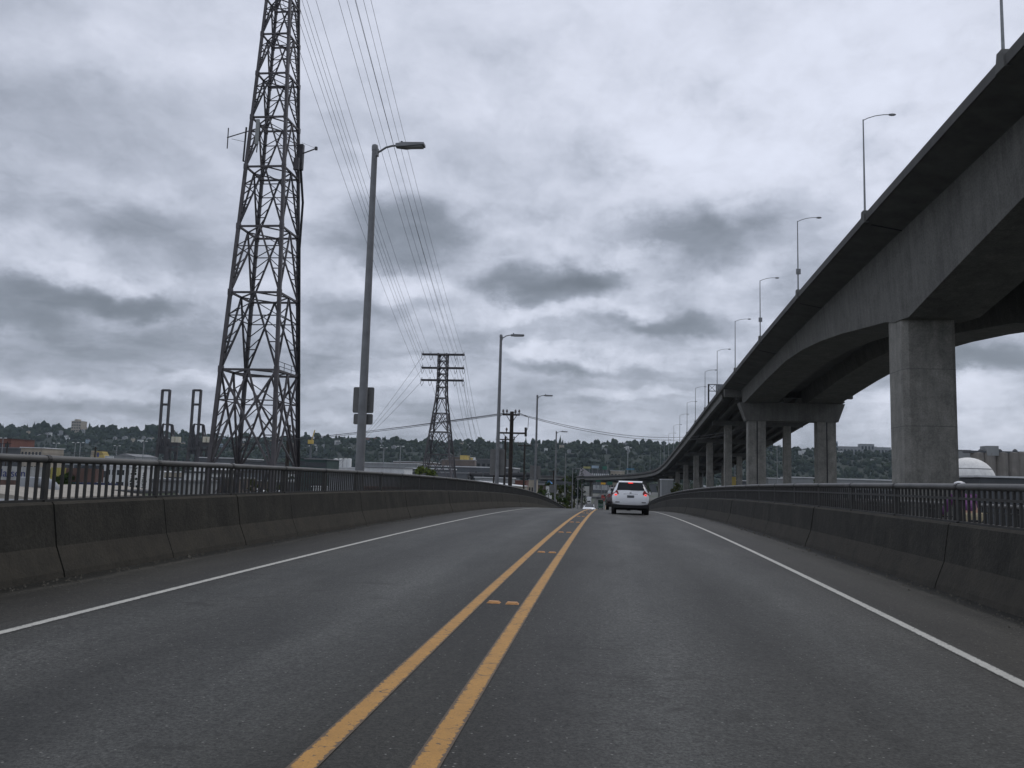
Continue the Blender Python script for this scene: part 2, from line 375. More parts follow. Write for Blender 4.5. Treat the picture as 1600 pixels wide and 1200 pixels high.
# ------------------------------------------------------------------ barriers and railings
JOINT = 2.53; J0 = 9.54-JOINT*8
def barrier(side, label, y_end):
    t = thing('concrete_barrier', (XL if side < 0 else XR, 20, 0), label, 'barrier')
    if side < 0: pf = [(-6.38,0),(-6.40,.075),(-6.52,.36),(-6.60,.85),(-6.63,.88),(-6.93,.88),(-6.95,.85),(-7.0,-.3)]
    else: pf = [(4.36,0),(4.38,.075),(4.49,.36),(4.56,.85),(4.59,.88),(4.87,.88),(4.89,.85),(4.92,-.1)]
    k = 0; y = J0 if side < 0 else J0+.05
    while y < y_end:
        a, e = y+.009, y+JOINT-.009; j = [random.uniform(-.007,.007) for _ in range(2)]
        b = MB(); b.sweep(lambda yy: [(px+j[0],RZ(yy)+pz) for px, pz in pf], list(np.linspace(a,e,3)))
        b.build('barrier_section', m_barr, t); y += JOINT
    # recessed core that fills the open joints with dark mortar
    b = MB(); core = [(px-side*-.035 if i < 5 else px, pz-.02 if i in (3,4,5,6) else pz) for i, (px,pz) in enumerate(pf)]
    core = [(px+(side*.03 if i < 4 else 0), pz) for i, (px,pz) in enumerate(core)]
    b.sweep(lambda yy: [(px,RZ(yy)+pz) for px, pz in core], list(np.arange(J0,y_end,2.53)))
    b.build('joint_filler', m_dark, t)
    return t
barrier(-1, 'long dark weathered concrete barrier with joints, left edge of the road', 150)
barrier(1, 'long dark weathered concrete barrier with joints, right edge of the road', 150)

def railing(x, y0, y_end, zb, zt, label, pitch=.155, rt=.046, mid=False, n0=0):
    t = thing('bridge_railing', (x,20,RZ(20)), label, 'railing')
    ys = list(np.arange(y0, y_end+.01, JOINT/2))
    b = MB(); b.tube([(x,yy,RZ(yy)+zt-rt) for yy in ys], rt, 10); b.build('top_rail', m_railt, t, True)
    b = MB(); b.sweep(lambda yy: [(x-.035,RZ(yy)+zb-.005),(x+.035,RZ(yy)+zb-.005),(x+.035,RZ(yy)+zb+.028),(x-.035,RZ(yy)+zb+.028)], ys)
    b.build('bottom_rail', m_rail, t)
    if mid:
        b = MB(); b.sweep(lambda yy: [(x-.02,RZ(yy)+zt-.22),(x+.02,RZ(yy)+zt-.22),(x+.02,RZ(yy)+zt-.185),(x-.02,RZ(yy)+zt-.185)], ys)
        b.build('middle_rail', m_rail, t)
    y = y0
    while y < y_end-.1:
        b = MB(); b.beam((x,y,RZ(y)+zb-.02),(x,y,RZ(y)+zt-.06),.05,.075); b.beam((x,y,RZ(y)+zb-.01),(x,y,RZ(y)+zb+.02),.13,.13)
        b.tube([(x,y-.035,RZ(y)+zt-rt),(x,y+.035,RZ(y)+zt-rt)], rt*1.14, 10)
        b.build('post', m_rail, t)
        b = MB(); nn = round(JOINT/pitch)
        for k in range(1, nn):
            yy = y+JOINT*k/nn; b.beam((x,yy,RZ(yy)+zb+.02),(x,yy,RZ(yy)+zt-.06),.03,.03)
        b.build('baluster_panel', m_rail, t); y += JOINT
    return t
railing(-6.74, J0+.0, 150, .88, 1.435, 'long dark metal railing with upright bars on top of left concrete barrier')
railing(4.70, J0+.05, 150, .88, 1.41, 'long dark metal railing with upright bars on top of right concrete barrier', mid=True)
railing(8.85, J0+.05, 100, -.24, 1.05, 'plain outer metal railing on the far side of the cycle path', pitch=.155, mid=True)

# raised markers between the yellow lines
bt = MB(); bt.add([(-.07,-.05,0),(.07,-.05,0),(.07,.05,0),(-.07,.05,0),(-.05,-.033,.02),(.05,-.033,.02),(.05,.033,.02),(-.05,.033,.02)],
   [(3,2,1,0),(4,5,6,7),(0,1,5,4),(1,2,6,5),(2,3,7,6),(3,0,4,7)])
m_btn = M('orange button', (.55,.27,.09), .5, .25, 30)
pr = bt.build('pavement_marker', m_btn, loc=(0,0,0)); first = True
rows = [9.05+6.4*i for i in range(7)]; y_near = rows[0]
for i, y in enumerate(rows):
    for s, x in (('left',-1.19),('right',-.99)):
        o = pr if first else pr.copy()
        if not first: COL.objects.link(o)
        first = False; o.location = (x,y+(.02 if s == 'left' else 0),RZ(y)); o.rotation_euler = (0,0,random.uniform(-.06,.06))
        tag(o, f'{s} orange raised button of the {ORD[i]} pair between the yellow lines', 'road stud', 'raised buttons between the yellow lines')

# ------------------------------------------------------------------ street lamps along the left side
t = lamp0 = thing('street_lamp', (-7.5,25.05,RZ(25)), 'x', 'street lamp', 'street lamps along the left railing')
x0, y0, z0 = -7.5, 25.05, RZ(25)-.4; H = 12.05
MB().box(x0-.22,x0+.22,y0-.22,y0+.22,z0-.1,z0+.06).build('base_plate', m_galvd, t)
b = MB(); b.box(x0-.3,x0+.45,y0-.3,y0+.3,z0-1.0,z0-.1); b.build('bracket', m_concd, t)
MB().tube([(x0,y0,z0),(x0,y0,z0+H*.5),(x0,y0,z0+H)], [.15,.12,.088], 14).build('pole', m_galvd, t, True)
MB().lathe((x0,y0,z0+H), [(.10,-.12),(.105,0),(.09,.06),(.03,.09)], 12).build('pole_cap', m_galvd, t, True)
b = MB(); b.tube([(x0+.05,y0,z0+H-.19),(x0+.16,y0,z0+H-.15),(x0+.36,y0,z0+H-.02),(x0+.56,y0,z0+H+.03),(x0+.75,y0,z0+H+.04)], .034, 8)
b.box(x0+.04,x0+.12,y0-.07,y0+.07,z0+H-.30,z0+H-.06); b.build('arm', m_galvd, t, True)
b = MB(); zz = z0+H+.03
b.add([(x0+.68,y0-.09,zz-.06),(x0+.68,y0+.09,zz-.06),(x0+.68,y0+.09,zz+.06),(x0+.68,y0-.09,zz+.06),
       (x0+.98,y0-.17,zz-.075),(x0+.98,y0+.17,zz-.075),(x0+.98,y0+.15,zz+.07),(x0+.98,y0-.15,zz+.07),
       (x0+1.60,y0-.16,zz-.03),(x0+1.60,y0+.16,zz-.03),(x0+1.60,y0+.14,zz+.055),(x0+1.60,y0-.14,zz+.055)],
      [(0,1,2,3),(0,4,5,1),(1,5,6,2),(2,6,7,3),(3,7,4,0),(4,8,9,5),(5,9,10,6),(6,10,11,7),(7,11,8,4),(11,10,9,8)])
hd = b.build('lamp_head', m_galvd, t, bevel=.012)
MB().box(x0+1.02,x0+1.55,y0-.12,y0+.12,zz-.078,zz-.05).build('lens', M('lamp lens', (.30,.31,.32), .25, .05, 4), hd)
MB().lathe((x0+.86,y0,zz+.065), [(.045,0),(.045,.06),(.03,.08)], 10).build('photocell', m_dark, hd, True)
LX = [(25.05,0),(56.9,0),(87.2,0),(120.2,0),(153.4,-.3),(187.6,-.4),(220.6,-.4),(254,-.4)]
names = ['nearest tall grey street lamp, two sign backs on its pole','second nearest grey street lamp, large sign back low on its pole','third nearest grey street lamp, right of the timber utility pole',
 'fourth nearest grey street lamp beyond the railing end','fifth grey street lamp down the slope beyond the left railing','sixth grey street lamp down the slope, between the fifth and seventh','seventh grey street lamp down the slope, near the trees','farthest grey street lamp in the left row']
for i, (y, dx) in enumerate(LX):
    if i == 0: lamp0['label'] = names[0]; continue
    copy_tree(lamp0, (x0+dx,y,RZ(y)), None, names[i])
def sign_back(x, y, z0, w, h, label):
    p = []; r = .05
    for cx, cz, a0 in ((w/2-r,h-r,0),(-w/2+r,h-r,90),(-w/2+r,r,180),(w/2-r,r,270)):
        p += [(x+cx+r*math.cos(R(a0+a)), y, z0+cz+r*math.sin(R(a0+a))) for a in (0,30,60,90)]
    t = thing('road_sign', (x,y,z0), label, 'sign')
    MB().prism(p, (0,0,0), (0,.006,0)).build('sign_plate', m_sign, t)
    b = MB(); b.box(x-.17,x+.17,y-.03,y-.002,z0+h*.3,z0+h*.3+.03); b.box(x-.17,x+.17,y-.03,y-.002,z0+h*.75,z0+h*.75+.03); b.build('clamp', m_galvd, t)
    return t
a = at(551,645,25.25); c_ = at(585,603,25.25); sign_back((a.x+c_.x)/2,25.25,a.z,.66,.80,'larger upper grey sign back on the nearest lamp pole')
a = at(551,663,25.25); sign_back((at(551,663,25.25).x+at(583,663,25.25).x)/2,25.25,a.z,.61,.33,'smaller lower grey sign back on the nearest lamp pole')
a = at(765,742,57.1); c_ = at(789,700,57.1); sign_back((a.x+c_.x)/2,57.1,a.z,1.0,1.75,'tall grey sign back on the second lamp pole')
a = at(842,748,87.4); sign_back((at(826,748,87.4).x+at(846,748,87.4).x)/2,87.4,a.z,1.1,1.35,'grey sign back on the third lamp pole')
a = at(873,770,120.4); sign_back(-7.8,120.4,a.z,1.1,1.1,'grey sign back on the fourth lamp pole')

# ------------------------------------------------------------------ the elevated viaduct
def T(y): return float(np.interp(y, [-80,0,58,96,130,162,194,226,255,283,313,360,428,500,560,620,700,760,830], [33.5,33.6,33.0,31.8,30.5,29.0,27.2,25.3,23.4,21.5,19.4,16.2,12.0,8.9,7.0,5.6,4.2,4.2,4.4]))
# centre line of the viaduct: straight, then a left hand bend that carries it across the road
VC = []
for y in [-80,-40,0,20,40,55,70,85,96,101,104,115,122,134,147,160,180,200,212,220,235,250,270,290,313,336,359,382,405,428,451,474]: VC.append((43.5,y,Vector((1,0)),y))
cx, cy, rad = 43.5-420, 480, 420; s0 = 480
for k in range(0, 15):
    a = R(k*4.6); VC.append((cx+rad*math.cos(a), cy+rad*math.sin(a), Vector((math.cos(a),math.sin(a))), s0+rad*a))
HWID = 15.5
def vsweep(name, prof, mat, parent, s_lo=-1e9, s_hi=1e9, cap=True, smooth=False):
    """prof(s,T)->[(offset from centre, z)]"""
    b = MB(); n = 0; rows_ = 0; o = 0
    for (x,y,r,s) in VC:
        if s < s_lo-1e-6 or s > s_hi+1e-6: continue
        p = prof(s, T(s)); n = len(p); rows_ += 1
        b.v += [(x+r.x*q[0], y+r.y*q[0], q[1]) for q in p]
    for i in range(rows_-1):
        for k in range(n):
            a = i*n+k; c = i*n+(k+1) % n; b.f.append((a,c,c+n,a+n))
    b.f.append(tuple(reversed(range(n)))); b.f.append(tuple((rows_-1)*n+k for k in range(n)))
    return b.build(name, mat, parent, smooth)
via = thing('elevated_viaduct', (43.5,107,GZ), 'tall grey concrete viaduct rising on the right and curving left across the road far ahead', 'bridge')
vsweep('deck', lambda s,t: [(-HWID,t-.93),(-HWID,t-.75),(HWID,t-.75),(HWID,t-.93),(11.2,t-1.85),(-11.2,t-1.85)], m_concd, via)
for sg in (-1,1):
    vsweep('parapet', lambda s,t: [(sg*(HWID+.05),t-.98),(sg*(HWID+.05),t-.15),(sg*(HWID-.02),t),(sg*(HWID-.28),t),(sg*(HWID-.35),t-.74),(sg*(HWID-.35),t-.9)][::sg], M('parapet concrete', (.092,.09,.085), .9, .15, .3, streak=.25), via)
def depth(s): return float(np.interp(s, [-80,0,40,69,84,96,101,104,115,122,134,147,160,180,212], [5,5,5.3,7.9,9.9,11.6,11.1,10.4,8.9,7.9,6.5,5.3,4.7,4.7,5.3]))
def boxg(sg):
    def pf(s, t):
        dp = depth(s); q = .62+.03*(dp-4.5)
        p = [(-11.45,t-1.6),(-11.9+.15+q,t-dp),(-3.2-q*.35,t-dp),(-2.6,t-1.5)]
        return [(-sg*u*1.0,z) for u, z in p] if sg > 0 else p
    return pf
for sg in (-1,1): vsweep('box_girder', boxg(sg), m_conc, via, -80, 212)
b = MB()
for y in list(range(60, 205, 36)):   # drain slots / soffit joints under the overhang
    b.prism([(28.8,y-.05,T(y)-1.2),(32.2,y-.05,T(y)-1.92),(32.2,y-.05,T(y)-1.6),(28.8,y-.05,T(y)-1.0)][::-1], (0,0,0), (0,.1,0))
b.build('soffit_joint', m_dark, via)
# twin pier below the haunch
for xa, xb in ((32.7,38.4),(50.4,56.1)):
    b = MB(); c = .55; ya, yb = 98.2, 103.7
    pl_ = [(xa+c,ya,GZ-1),(xb-c,ya,GZ-1),(xb,ya+c,GZ-1),(xb,yb-c,GZ-1),(xb-c,yb,GZ-1),(xa+c,yb,GZ-1),(xa,yb-c,GZ-1),(xa,ya+c,GZ-1)]
    top = T(101)-depth(101)+.3; p = b.prism(pl_, (0,0,GZ-1), (0,0,top)).build('pier', m_pier, via)
    jb = MB()
    for zj in (-4.5,1.9,8.3,14.7): 
        pj = [((q[0]-(xa+xb)/2)*1.004+(xa+xb)/2, (q[1]-100.95)*1.004+100.95, zj) for q in pl_]; jb.prism(pj, (0,0,0), (0,0,.07))
    jb.build('pour_joint', M('pour joint', (.13,.128,.12), .9, .2, 1), p)
# expansion bent: two columns under a flared cap
zc_t, zc_b = T(210)-5.2, T(210)-9.55
b = MB(); b.prism([(31.2,208.6,zc_t),(32.8,208.6,zc_b),(54.2,208.6,zc_b),(55.8,208.6,zc_t)][::-1], (0,0,0), (0,4.2,0)); b.build('cap_beam', m_conc, via)
for xa, xb in ((33.3,37.4),(49.4,53.7)):
    MB().box(xa,xb,208.9,212.3,GZ-1,zc_b+.1).build('column', m_pier, via)
    MB().box((xa+xb)/2-.12,(xa+xb)/2+.12,208.84,208.98,GZ-1,zc_b-.1).build('drain_pipe', m_dark, via)
b = MB(); b.prism([(28.2,212.8,T(213)-1.3),(28.2,212.8,T(213)-3.3),(58.8,212.8,T(213)-3.3),(58.8,212.8,T(213)-1.3)][::-1], (0,0,0), (0,1.5,0)); b.build('end_diaphragm', m_conc, via)
# prestressed girders of the approach spans
for k in range(9):
    u = -14.9+k*29.8/8
    vsweep('girder', lambda s,t: [(u-.5,t-1.3),(u-.14,t-1.55),(u-.14,t-2.75),(u-.36,t-2.95),(u-.36,t-3.2),(u+.36,t-3.2),(u+.36,t-2.95),(u+.14,t-2.75),(u+.14,t-1.55),(u+.5,t-1.3)], m_conc if k in (0,8) else m_concd, via, 214)
for i, s in enumerate([257,303,349,395,441,487,533,579,625,671,717,763]):
    xs = np.interp(s, [v[3] for v in VC], [v[0] for v in VC]); yy = np.interp(s, [v[3] for v in VC], [v[1] for v in VC])
    a = max(0,(s-480)/420); r = Vector((math.cos(a),math.sin(a),0)); t_ = Vector((-r.y,r.x,0)); c = Vector((xs,yy,0)); zt = T(s)-3.25
    # columns of the far bents stay clear of the street that passes below
    for u in (-8.5,8.5):
        q = c+r*u
        if abs(q.x+1) < 9.5 and s > 480: continue
        b = MB(); w = 1.05
        b.prism([tuple(q+r*i_*w+t_*j_*.95)[:2]+(GZ-1,) for i_, j_ in ((-1,-1),(1,-1),(1,1),(-1,1))], (0,0,GZ-1), (0,0,zt-1.3)); b.build('column', m_pier, via)
    b = MB(); b.prism([tuple(c+r*i_*13+t_*j_*.9)[:2]+(zt-1.5,) for i_, j_ in ((-1,-1),(1,-1),(1,1),(-1,1))], (0,0,0), (0,0,1.5)); b.build('cap_beam', m_concd, via)

# lamps on the viaduct's edge
vx, vy = 28.1, 95.84
t = vl0 = thing('viaduct_lamp', (vx,vy,T(vy)), 'x', 'street lamp', 'slender lamps along the viaduct edge')
z0 = T(vy); b = MB()
b.add([(vx-.3,vy-.75,z0-1.1),(vx+.25,vy-.75,z0-1.1),(vx+.25,vy+.75,z0-1.1),(vx-.3,vy+.75,z0-1.1),(vx-.3,vy-.4,z0+.35),(vx+.25,vy-.4,z0+.35),(vx+.25,vy+.4,z0+.35),(vx-.3,vy+.4,z0+.35)],
      [(3,2,1,0),(4,5,6,7),(0,1,5,4),(1,2,6,5),(2,3,7,6),(3,0,4,7)]); b.build('pilaster', m_concd, t)
MB().tube([(vx,vy,z0+.3),(vx,vy,z0+11.1)], [.12,.07], 10).build('pole', m_galv, t, True)
b = MB(); b.tube([(vx,vy,z0+11.0),(vx+.5,vy,z0+11.25),(vx+1.3,vy,z0+11.5),(vx+2.2,vy,z0+11.62),(vx+2.9,vy,z0+11.62)], .05, 8); b.build('arm', m_galv, t, True)
b = MB(); b.lathe((vx+2.75,vy,z0+11.60), [(.03,0),(.10,.08),(.15,.35),(.14,.62),(.07,.8),(.02,.84)], 10, 'x'); b.build('lamp_head', m_galvd, t, True)
vys = [62.1,95.84,129.7,162.2,194.3,226.5,255,283.2,313.2,345,377,409,441,473]
vn = {}
for i, y in enumerate(vys):
    lab = f'{["nearest","second"][i] if i < 2 else ORD[i]} slender curved arm lamp on the viaduct edge counted from the right'
    if i == 1: vl0['label'] = lab; continue
    copy_tree(vl0, (vx,y,T(y)), None, lab)
for i, s in enumerate([530,585,640,700]):
    a = (s-480)/420; xs = cx+(rad-HWID)*math.cos(a); yy = cy+(rad-HWID)*math.sin(a)
    copy_tree(vl0, (xs,yy,T(s)), a, f'tiny curved arm lamp on the far bend of the viaduct, {["first","second","third","fourth"][i]} along the bend')
for (px, py, y, nm) in ((1246,425,129.7,'third'),(1187,500,162.2,'fourth')):
    p = at(px,py,y); b = MB(); b.box(vx-.32,vx+.32,y-.42,y-.12,p.z-.4,p.z+.4)
    tag(b.build('equipment_box', m_galvd), f'small grey box on the pole of the {nm} viaduct lamp', 'utility box')
# overhead sign frame standing on the viaduct edge
y = 246; p0 = at(1096,642,y); p1 = at(1096,600,y); xg = 28.1
t = thing('sign_gantry', (xg,y,T(y)), 'overhead sign frame standing on the viaduct edge with a framed sign panel', 'sign gantry')
MB().beam((xg,y,T(y)-.6),(xg,y,p1.z),.42).build('post', m_dark, t)
MB().beam((xg+27,y,T(y)-.6),(xg+27,y,p1.z),.42).build('post', m_dark, t)
b = MB(); zt_, zb_ = p1.z-.1, p1.z-2.0
b.beam((xg,y,zt_),(xg+27,y,zt_),.2); b.beam((xg,y,zb_),(xg+27,y,zb_),.2)
for k in range(14):
    b.beam((xg+k*1.93,y,zb_),(xg+(k+1)*1.93,y,zt_),.1); b.beam((xg+k*1.93,y,zt_),(xg+(k+1)*1.93,y,zb_),.1)
b.build('truss', m_dark, t)
MB().box(xg+2.0,xg+9.0,y-.35,y-.2,zb_-.15,zt_+.1).build('sign_panel', M('louvred sign back', (.16,.17,.18), .5, .3, 1.2), t)

# ------------------------------------------------------------------ lattice towers
def lattice(c, rot, rings, wid, leg, br, parent, sub=True, xpanel=()):
    def corner(k, z):
        a = wid(z)/2; q = [(-a,-a),(a,-a),(a,a),(-a,a)][k % 4]; cr, sr = math.cos(rot), math.sin(rot)
        return Vector((c[0]+q[0]*cr-q[1]*sr, c[1]+q[0]*sr+q[1]*cr, z))
    for k in range(4):
        b = MB(); n = len(rings)
        for i in range(n-1): b.beam(corner(k,rings[i]), corner(k,rings[i+1]), leg(rings[i]), leg(rings[i]))
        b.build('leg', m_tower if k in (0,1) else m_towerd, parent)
    for i, z in enumerate(rings[1:], 1):
        b = MB(); lw = br(z)
        for k in range(4):
            b.beam(corner(k,z), corner(k+1,z), lw*1.25); m1 = (corner(k,z)+corner(k+1,z))/2; m2 = (corner(k+1,z)+corner(k+2,z))/2
            b.beam(m1, m2, lw*.8)
            p = corner(k,z); b.box(p.x-lw*1.3,p.x+lw*1.3,p.y-lw*1.3,p.y+lw*1.3,z-lw*2.0,z+lw*2.0)
        b.build('ring_frame', m_tower, parent)
    for i in range(len(rings)-1):
        za, zb = rings[i], rings[i+1]; b = MB(); lw = br(za); hgt = zb-za
        for k in range(4):
            A, B = corner(k,za), corner(k+1,za); top = (corner(k,zb)+corner(k+1,zb))/2
            if i in xpanel:
                b.beam(A, corner(k+1,zb), lw); b.beam(B, corner(k,zb), lw)
            b.beam(A, top, lw); b.beam(B, top, lw)
            if sub:
                for q, fr in ((.36,.36),(.70,.70)):
                    L = corner(k,za+hgt*q); Dl = A.lerp(top,fr); b.beam(L, Dl, lw*.6)
                    L2 = corner(k+1,za+hgt*q); D2 = B.lerp(top,fr); b.beam(L2, D2, lw*.6)
                    e = .16; b.beam(L, A.lerp(top,min(1,fr+e)), lw*.5); b.beam(L2, B.lerp(top,min(1,fr+e)), lw*.5)
                    b.beam(Dl, corner(k,za+hgt*(q-.18)), lw*.5); b.beam(D2, corner(k+1,za+hgt*(q-.18)), lw*.5)
                    if q > .5:
                        b.beam(Dl, D2, lw*.55)
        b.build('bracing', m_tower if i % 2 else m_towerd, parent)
    return corner
TC = (-43.2,100); T1R = 0.
w1 = lambda z: max(7.0-.08*(z-13.4), 1.7)
t1 = thing('transmission_tower', (TC[0],TC[1],GZ), 'tall steel lattice tower rising out of the top of the picture on the left', 'power pylon')
rings1 = [GZ-.5,1.2,13.44,23.0,31.4,39.15,45.7,51.6,57.0,61.9,66.4,70.6,74.6,78.4,82]
c1 = lattice(TC, T1R, rings1, w1, lambda z: .47-.0024*(z+12), lambda z: .235-.0012*(z+12), t1, xpanel=(1,))
b = MB()  # ladder up the third leg
pa, pb = c1(1,-11), c1(1,66); off = Vector((-.12,.45,0))
for s in (-.2,.2): b.beam(pa+off+Vector((s,0,0)), pb+off+Vector((s,0,0)), .05)
for k in range(150):
    q = pa.lerp(pb,k/150)+off; b.beam(q+Vector((-.2,0,0)), q+Vector((.2,0,0)), .03)
b.build('ladder', m_tower, t1)
b = MB(); k2 = 2
pts = [c1(2,z)+Vector((.28,-.25,0)) for z in (-12,0,13,23,30)]+[c1(2,36)+Vector((.75,-.35,0)), c1(2,40)+Vector((.55,-.5,0)), c1(2,43)+Vector((.3,-.4,0))]
b.tube(pts, [.16,.16,.16,.16,.16,.16,.16,.13], 8); b.build('cable_bundle', m_blk, t1, True)
b = MB(); zl = 13.44; p0, p1 = c1(1,zl), c1(2,zl)
for hh in (.55,1.1): b.beam(p0+Vector((0,0,hh)), p1+Vector((0,0,hh)), .06)
for k in range(4): q = p0.lerp(p1,k/3); b.beam(q, q+Vector((0,0,1.1)), .06)
b.build('platform_rail', m_towerd, t1)
arm_z = [80.5,84.8,89.2]
b = MB(); b.beam((TC[0],TC[1],80),(TC[0],TC[1],90),1.2); b.build('mast_head', m_tower, t1)
for z in arm_z: MB().beam((TC[0]-7.1,TC[1],z),(TC[0]+7.1,TC[1],z),.9,.45).build('crossarm', m_tower, t1)
# aerials clamped to the tower
pA = at(383,215,100); pt = at(355,215,98.5); q0 = c1(3,46.5)
t = thing('dipole_antenna', pA, 'dipole aerial on a horizontal boom sticking out left of the tall tower', 'antenna')
b = MB(); b.beam(q0, pt, .12); b.beam(at(384,222,99), at(362,217,98.7), .04); b.build('boom', m_towerd, t)
MB().tube([at(357,200,98.5), at(355,232,98.5)], .07, 6).build('element', m_towerd, t)
MB().tube([at(385,199,99), at(380,252,99)], .12, 6).build('element', m_towerd, t)
MB().tube([at(380,252,99), at(387,252,99)], .08, 6).build('bracket', m_towerd, t)
p = at(402,206,97); t = thing('panel_antenna', p, 'pale grey upright panel antenna on the left side of the tall tower', 'antenna')
b = MB(); b.box(p.x-.24,p.x+.24,p.y-.12,p.y+.12,p.z-1.65,p.z+1.65); b.build('panel', M('grey radome', (.30,.31,.30), .6, .08, 2), t, bevel=.08)
MB().beam((p.x,p.y+.15,p.z-2.6),(p.x,p.y+.6,p.z+1.5),.1).build('bracket', m_towerd, t)
q0 = c1(2,45.5); t = thing('sector_antenna', q0, 'dark cluster of aerials with a stay arm on the right side of the tall tower', 'antenna')
p = at(471,247,101); b = MB(); b.box(p.x-.3,p.x+.25,p.y-.3,p.y+.3,p.z-1.6,p.z+1.8); b.build('panel', m_towerd, t, bevel=.05)
p2 = at(465,255,100); b = MB(); b.box(p2.x-.5,p2.x+.2,p2.y-.2,p2.y+.2,p2.z-.9,p2.z+.7); b.build('panel', m_tower, t, bevel=.05)
tip = at(494,232,100); b = MB(); b.beam(at(470,241,101), tip, .12); b.beam(at(472,223,101), tip, .035); b.box(tip.x-.15,tip.x+.15,tip.y-.15,tip.y+.15,tip.z-.2,tip.z+.2); b.build('stay_arm', m_towerd, t)

# second tower
T2 = Vector((-56.5,280,0)); w2 = lambda z: 2.9 if z > 33 else (2.9+(33-z)*.098 if z > 27 else 3.5+(27-z)*.245)
t2 = thing('transmission_tower', (T2.x,T2.y,GZ), 'shorter steel lattice tower with three crossarms, in the distance behind the left railing', 'power pylon')
rings2 = [GZ-.5,-2,8.5,16,22.3,27.5,31.2,33.6,35.7,37.8,40.1,42.3]
lattice((T2.x,T2.y), 0., rings2, w2, lambda z: .42, lambda z: .20, t2, sub=False, xpanel=(0,1,2,3))
az2 = [33.6,37.8,42.4]; fr = [-7.1,-4.3,4.3,7.1]; fr1 = [-6.9,-4.6,1.7,4.4]
for z in az2:
    b = MB(); b.beam((T2.x-7.3,T2.y,z),(T2.x+7.3,T2.y,z),1.1,.62); a = b.build('crossarm', m_towerd, t2)
    for x in fr:
        b = MB(); b.beam((T2.x+x,T2.y,z+.2),(T2.x+x,T2.y,z+1.0),.16); b.build('pin', m_insul, a)
        b = MB(); b.tube([(T2.x+x-.2,T2.y-1.6,z-.25),(T2.x+x-.1,T2.y-1.2,z-1.3),(T2.x+x,T2.y,z-2.0),(T2.x+x+.1,T2.y+1.2,z-1.3),(T2.x+x+.2,T2.y+1.6,z-.25)], .07, 5); b.build('jumper', m_wire, a)
        b = MB(); b.tube([(T2.x+x,T2.y-.4,z),(T2.x+x,T2.y-1.8,z+.1)], .16, 6); b.build('insulator', m_insul, a)
def wire(a, b_, sag, r, label, group, name='power_line', n=24):
    a = Vector(a); b_ = Vector(b_); pts = []
    for k in range(n+1):
        u = k/n; p = a.lerp(b_,u); p.z -= sag*4*u*(1-u); pts.append(p)
    return tag(MB().tube(pts, r, 5).build(name, m_wire), label, 'power line', group)
for i, z in enumerate(az2):
    for j, x in enumerate(fr):
        wire((TC[0]+fr1[j],TC[1],arm_z[i]), (T2.x+x,T2.y-1.7,z+.1), 3.2, .034, 'thin high voltage line strung from the tall lattice tower to the shorter three armed tower', 'high voltage lines between the two towers')
        e = at(728+i*9+(12 if x > 0 else 0)+j*2, 722, 430)
        if j: wire((T2.x+x,T2.y+1.7,z), e, 4.5, .045, 'thin line running down and right from the three armed tower', 'lines beyond the three armed tower')
    e = at(505+i*6,742,330); wire((T2.x-7.1,T2.y,z-.4), e, 1.5, .045, 'thin line slanting down to the left from the left ends of the three armed tower', 'lines left of the three armed tower')

# ------------------------------------------------------------------ timber utility poles
def upole(px, ytop, Y, arms, label, r=.19, zfloor=GZ):
    p = at(px,ytop,Y); t = thing('utility_pole', (p.x,Y,zfloor), label, 'utility pole')
    MB().tube([(p.x,Y,zfloor-1),(p.x,Y,p.z)], [r*1.25,r], 10).build('pole', m_wood, t, True)
    for (dz, w, off, braces, pins) in arms:
        z = p.z-dz; x = p.x+off; b = MB(); b.beam((x-w/2,Y-r-.05,z),(x+w/2,Y-r-.05,z),.14,.17); a = b.build('crossarm', m_wood, t)
        if braces:
            b = MB()
            for s in (-1,1): b.beam((p.x,Y-r-.06,z-.9),(p.x+s*min(w*.3,1.0),Y-r-.06,z-.05),.06)
            b.build('brace', m_wood, t)
        for u in pins: MB().lathe((x+u*w/2,Y-r-.05,z+.05), [(.05,0),(.05,.2),(.11,.22),(.11,.36),(.04,.5)], 8).build('insulator', m_insul, a)
    return p
pU = upole(800,643,85,[(.35,1.75,-.05,True,(-.93,-.5,.5,.93)),(2.2,2.75,.15,True,(-.45,))], 'near dark timber utility pole with two crossarms, between the second and third lamps')
upole(790,682,135,[(.5,3.1,0,False,(-.9,.9))], 'timber utility pole with one crossarm just behind the second lamp', .17)
upole(820,693,150,[(.4,2.4,0,False,(-.9,.9))], 'thin timber utility pole right of the near one, half hidden by the railing', .15)
upole(772,730,210,[(.4,2.0,0,False,())], 'distant stub utility pole left of the second lamp', .2)
upole(865,735,260,[(.4,3,0,False,())], 'distant utility pole right of the third lamp', .2)
upole(12,690,240,[(.6,3,0,False,())], 'distant utility pole near the left edge beyond the railing', .2)
upole(598/4,698,260,[(.6,1.5,0,False,())], 'thin distant pole in front of the yellow funnel', .22)
upole(452,664,150,[(2.1,2.2,0,False,(-.9,.9))], 'brown timber pole standing inside the legs of the tall tower', .33)
b = MB(); b.tube([at(780,677,85),at(778,662,85),at(782,650,85),at(788,646,85)], .03, 5); b.tube([at(820,680,85),at(825,668,85),at(826,652,85),at(813,646,85)], .03, 5)
tag(b.build('drop_cable', m_wire), 'thin looping cables between the crossarms of the near utility pole', 'cable')
b = MB(); b.beam(at(821.5,668,85), at(821.5,682,85), .22); tag(b.build('cable_termination', m_dark), 'dark upright terminal at the right end of the lower crossarm', 'terminal')
for k, (ya, yb) in enumerate(((648,654),(645,652),(650,657))):
    wire(at(789+k*9,645,85), at(-40,ya+62,120), 1.4, .028, 'overhead cable sagging left from the near timber pole past the tall tower', 'cables left of the near timber pole')
